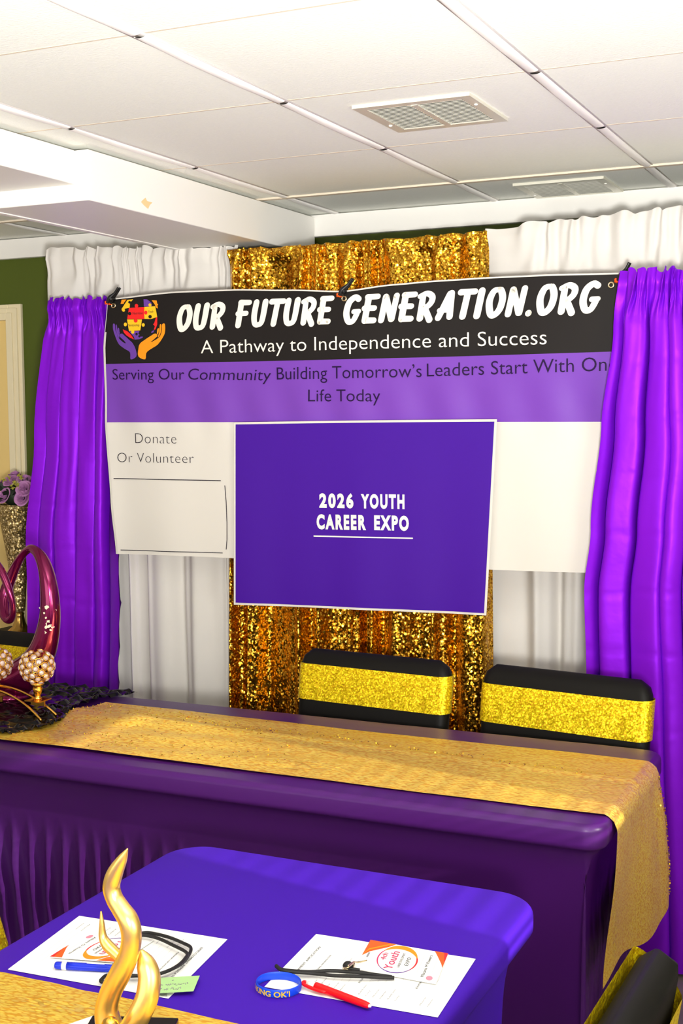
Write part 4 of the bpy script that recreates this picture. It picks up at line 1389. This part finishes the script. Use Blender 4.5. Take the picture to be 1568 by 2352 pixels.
def badge(fr, label, org, nm):
    """u: reading direction, v: up the badge"""
    t = thing('name_badge', label, 'badge', org, 0, 'name badges')
    paper('card', fr, .0012, M['paper'], t)
    h = .0016
    b = MB()
    b.add([fr(*q, h) for q in ((1, 1), (.45, 1), (.62, .93), (.86, .74), (1, .66))], [tuple(range(5))], 0)
    b.build('corner_swoosh', [M['badge_orange'], M['badge_red'], M['orange']], t, smooth=False, wc=True); b = MB()
    b.add([fr(*q, h) for q in ((1, 0), (1, .17), (.9, .13), (.62, .03), (.5, 0))], [tuple(range(5))], 0)
    b.add([fr(*q, h + .0002) for q in ((1, 0), (1, .05), (.8, .02), (.62, 0))], [tuple(range(4))], 1)
    b.add([fr(*q, h + .0002) for q in ((.45, 1), (.66, .95), (.9, .76), (1, .66), (1, .7), (.9, .8), (.7, .96))], [tuple(range(7))], 2)
    b.build('corner_swoosh', [M['badge_orange'], M['badge_red'], M['orange']], t, smooth=False, wc=True)
    b = MB()
    ring_band(b, fr, .5, .56, .42, .24, .004, .018, h, -2.4, -.6, 0); ring_band(b, fr, .5, .56, .42, .24, .008, .06, h + .0001, -1.2, 1.0, 1); ring_band(b, fr, .5, .56, .42, .24, .004, .014, h, .6, 2.6, 2); ring_band(b, fr, .5, .56, .42, .24, .004, .012, h + .0002, 2.3, 4.2, 3)
    b.build('ring_emblem', [M['badge_red'], M['orange'], M['magenta_ink'], M['lilac']], t, smooth=False, wc=True)
    page_text(fr, [('4th', .42, .70, .07, .24), ('Youth', .16, .57, .11, .6)], h + .0003, M['magenta_ink'], 'emblem_lettering', t)
    page_text(fr, [('CAREER DEVELOPMENT', .26, .495, .032, .5), ('EXPO', .37, .405, .05, .27), ('___________________', .22, .27, .02, .6), (nm, .12, .17, .042, .72), ('____________', .3, .1, .02, .4)], h, M['ink_black'], 'badge_lettering', t)
    b = MB(); b.add([fr(.12 + .07 * math.cos(6.2832 * k / 16), .1 + .04 * math.sin(6.2832 * k / 16), h) for k in range(16)], [tuple(range(16))])
    b.build('pink_dot', M['pink'], t, smooth=False, wc=True)
    b = MB(); b.add([fr(.5 + q, .93 + w, h) for q, w in ((-.08, -.012), (.08, -.012), (.08, .012), (-.08, .012))], [(0, 1, 2, 3)])
    b.build('punched_slot', M['ink_grey'], t, smooth=False, wc=True)
    return t


BZ = .0028
fr_r = sheet_frame(Z_(1001, 2261, BZ), Z_(1029, 2192, BZ), Z_(814, 2226, BZ))
badge(fr_r, 'white name badge with orange corners on the right application form', Z_(920, 2215), 'Macaria M Powers')
lb = [Z_(200, 2146, BZ), Z_(115, 2199, BZ), Z_(356, 2158, BZ)]
fr_l = sheet_frame(lb[0], lb[1], lb[2])
badge(fr_l, 'white name badge with orange corners behind the gold flame sculpture', Z_(230, 2180), 'Albert O Huerta')
# lanyard cords
def lanyard(label, strands, ring_px, org):
    t = thing('lanyard', label, 'lanyard', org, 0, 'lanyards')
    for pts, r in strands:
        b = MB(); b.tube([Z_(px, py, .0045 + r * 1.2 + dz) for px, py, dz in pts], r, 10, 8)
        b.build('cord', M['cord'], t, wc=True)
    if ring_px:
        (kx, ky), (sx, sy), (ex, ey) = ring_px
        b = MB(); b.ball(Z_(kx, ky, .010), .0085, 14, 10, sc=(1, 1, .8)); b.build('knot', M['cord'], t, wc=True)
        b = MB(); b.tube([Z_(kx, ky, .018), Z_((kx + sx) / 2, (ky + sy) / 2 - 4, .014), Z_(sx, sy, .006), Z_(ex, ey, .005)], .0011, 8, 5); b.tube([Z_(kx - 12, ky + 6, .008), Z_(kx, ky + 4, .018), Z_(kx + 14, ky - 8, .012), Z_(kx + 8, ky + 10, .008)], .0013, 8, 5, True)
        b.build('clip', M['brass'], t, wc=True)
    return t


lanyard('black cord lanyard lying across the right application form', [
    ([(634, 2218, 0), (645, 2226, 0), (670, 2230, 0), (710, 2232, 0), (760, 2230, 0), (815, 2233, 0), (870, 2240, -.001), (900, 2244, -.003)], .0028),
    ([(634, 2219, .004), (648, 2229, .004), (680, 2233, .003), (720, 2236, 0), (770, 2241, 0), (830, 2243, 0), (880, 2245, -.002), (905, 2246, -.003)], .0028),
    ([(800, 2226, .002), (812, 2226, .001), (826, 2228, 0)], .0026)], ((799, 2218), (822, 2210), (842, 2206)), Z_(720, 2232))
lanyard('black cord lanyard looped on the left application form', [
    ([(300, 2149, 0), (322, 2144, 0), (345, 2143, 0), (385, 2152, 0), (420, 2166, 0), (438, 2177, 0), (432, 2196, 0), (416, 2214, 0), (390, 2228, 0), (360, 2238, 0), (320, 2241, 0), (280, 2240, 0), (246, 2240, 0), (231, 2252, 0)], .0028),
    ([(305, 2152, .004), (330, 2148, .004), (362, 2155, .003), (395, 2170, .003), (428, 2188, .004), (424, 2203, .004), (405, 2220, .004), (375, 2234, .004), (340, 2240, .004), (290, 2243, .004), (240, 2255, .001), (231, 2253, 0)], .0028)], None, Z_(380, 2200))


# pens
def pen(label, p, q, body_m, style):
    p, q = Z_(*p, .0075), Z_(*q, .0062)
    ax = (q - p); L = ax.length
    t = thing('ballpoint_pen', label, 'pen', (p + q) / 2, 0, 'ballpoint pens')
    P = lambda s, h=0: p + ax * s + Vector((0, 0, h))
    if style == 'red':
        b = MB(); b.tube([P(.17), P(.2), P(.5), P(.9), P(.97)], [.0056, .0063, .006, .0052, .0036], 16, 3); b.build('barrel', body_m, t, wc=True)
        b = MB(); b.tube([P(.05), P(.17)], [.0042, .0046], 14, 2); b.build('push_cap', M['white_plastic'], t, wc=True)
        side = Vector((-ax.y, ax.x, 0)).normalized() * -.008
        b = MB(); b.tube([P(.02, .001), P(0, .0015) + side * .4, P(.03, .001) + side, P(.15, 0) + side * 1.15, P(.32, .0) + side * .95, P(.36, 0) + side * .5], [.0022, .0026, .0026, .0028, .0028, .002], 12, 6); b.build('clip', body_m, t, wc=True)
        b = MB(); b.tube([P(.968), P(1.0)], [.003, .0012], 12, 2); b.build('tip', M['white_plastic'], t, wc=True)
    else:
        b = MB(); b.tube([P(.10), P(.12), P(.19)], [.0044, .0058, .006], 16, 3); b.build('grip', body_m, t, wc=True)
        b = MB(); b.tube([P(.19), P(.25)], .0062, 16, 2); b.build('collar', M['white_plastic'], t, wc=True)
        b = MB(); b.tube([P(.25), P(.5), P(1)], [.0062, .0062, .0056], 16, 2); b.build('barrel', body_m, t, wc=True)
        b = MB(); b.tube([P(.06), P(.10)], [.001, .0028], 12, 2); b.build('tip', M['white_plastic'], t, wc=True)
        b = MB(); b.tube([P(.5, .0061), P(.72, .0060)], .0008, 6, 1); b.build('imprint', M['white_plastic'], t, wc=True)


pen('red ballpoint pen lying on the right application form', (700, 2256), (852, 2312), M['red_pen'], 'red')
pen('blue ballpoint pen lying on the left application form behind the gold sculpture', (108, 2216), (292, 2226), M['blue_pen'], 'blue')

# silicone wristband with raised lettering
wcn = Z_(640, 2272, 0); WR = .0345
wb = thing('wristband', 'blue silicone wristband with yellow lettering beside the red pen', 'wristband', wcn)
b = MB()
b.grid(lambda u, v: (WR * math.cos(6.2832 * u) + .0013 * math.cos(6.2832 * u) * math.sin(6.2832 * v), WR * .9 * math.sin(6.2832 * u) + .0013 * math.sin(6.2832 * u) * math.sin(6.2832 * v), .0072 + .0064 * math.cos(6.2832 * v)), 80, 12, closed_u=True)
b.build('band', M['blue_rubber'], wb)
vs, fs = text2d('& KING OK\u2019I', 1.0, .02)
x0 = min(v[0] for v in vs); x1 = max(v[0] for v in vs)
b = MB()
out = []
for x, y in vs:
    a = math.radians(205 + 118 * (x - x0) / (x1 - x0)); rr = 1.065
    out.append((WR * rr * math.cos(a), WR * .9 * rr * math.sin(a), .0028 + y * .0118))
b.add(out, fs); b.build('raised_lettering', M['yellow'], wb, smooth=False)

# green sticky note with handwriting
nt_ = [Z_(448, 2245, .006), Z_(444, 2277, .006), Z_(322, 2284, .006), Z_(340, 2248, .006)]
sn = thing('sticky_note', 'pale green handwritten note right of the gold flame sculpture', 'note', nt_[2])
fn_ = sheet_frame(nt_[3], nt_[0], nt_[2])
paper('sheet', sheet_frame(nt_[2], nt_[1], nt_[3]), .0005, M['note'], sn)
b = MB(); rnd = random.Random(3)
frn = sheet_frame(nt_[2], nt_[1], nt_[3])
for row, (a0, a1) in enumerate(((.45, .6), (.25, .85), (.3, .75))):
    n_ = int((a1 - a0) * 26)
    for i in range(n_):
        if rnd.random() < .25: continue
        u0 = a0 + (a1 - a0) * i / n_
        b.tube([frn(u0, .75 - .27 * row + rnd.uniform(-.05, .05), .001), frn(u0 + .012, .75 - .27 * row + rnd.uniform(-.09, .09), .0011), frn(u0 + .024, .75 - .27 * row + rnd.uniform(-.05, .05), .001)], .0005, 5, 2)
b.build('handwriting', M['ink_grey'], sn, wc=True)
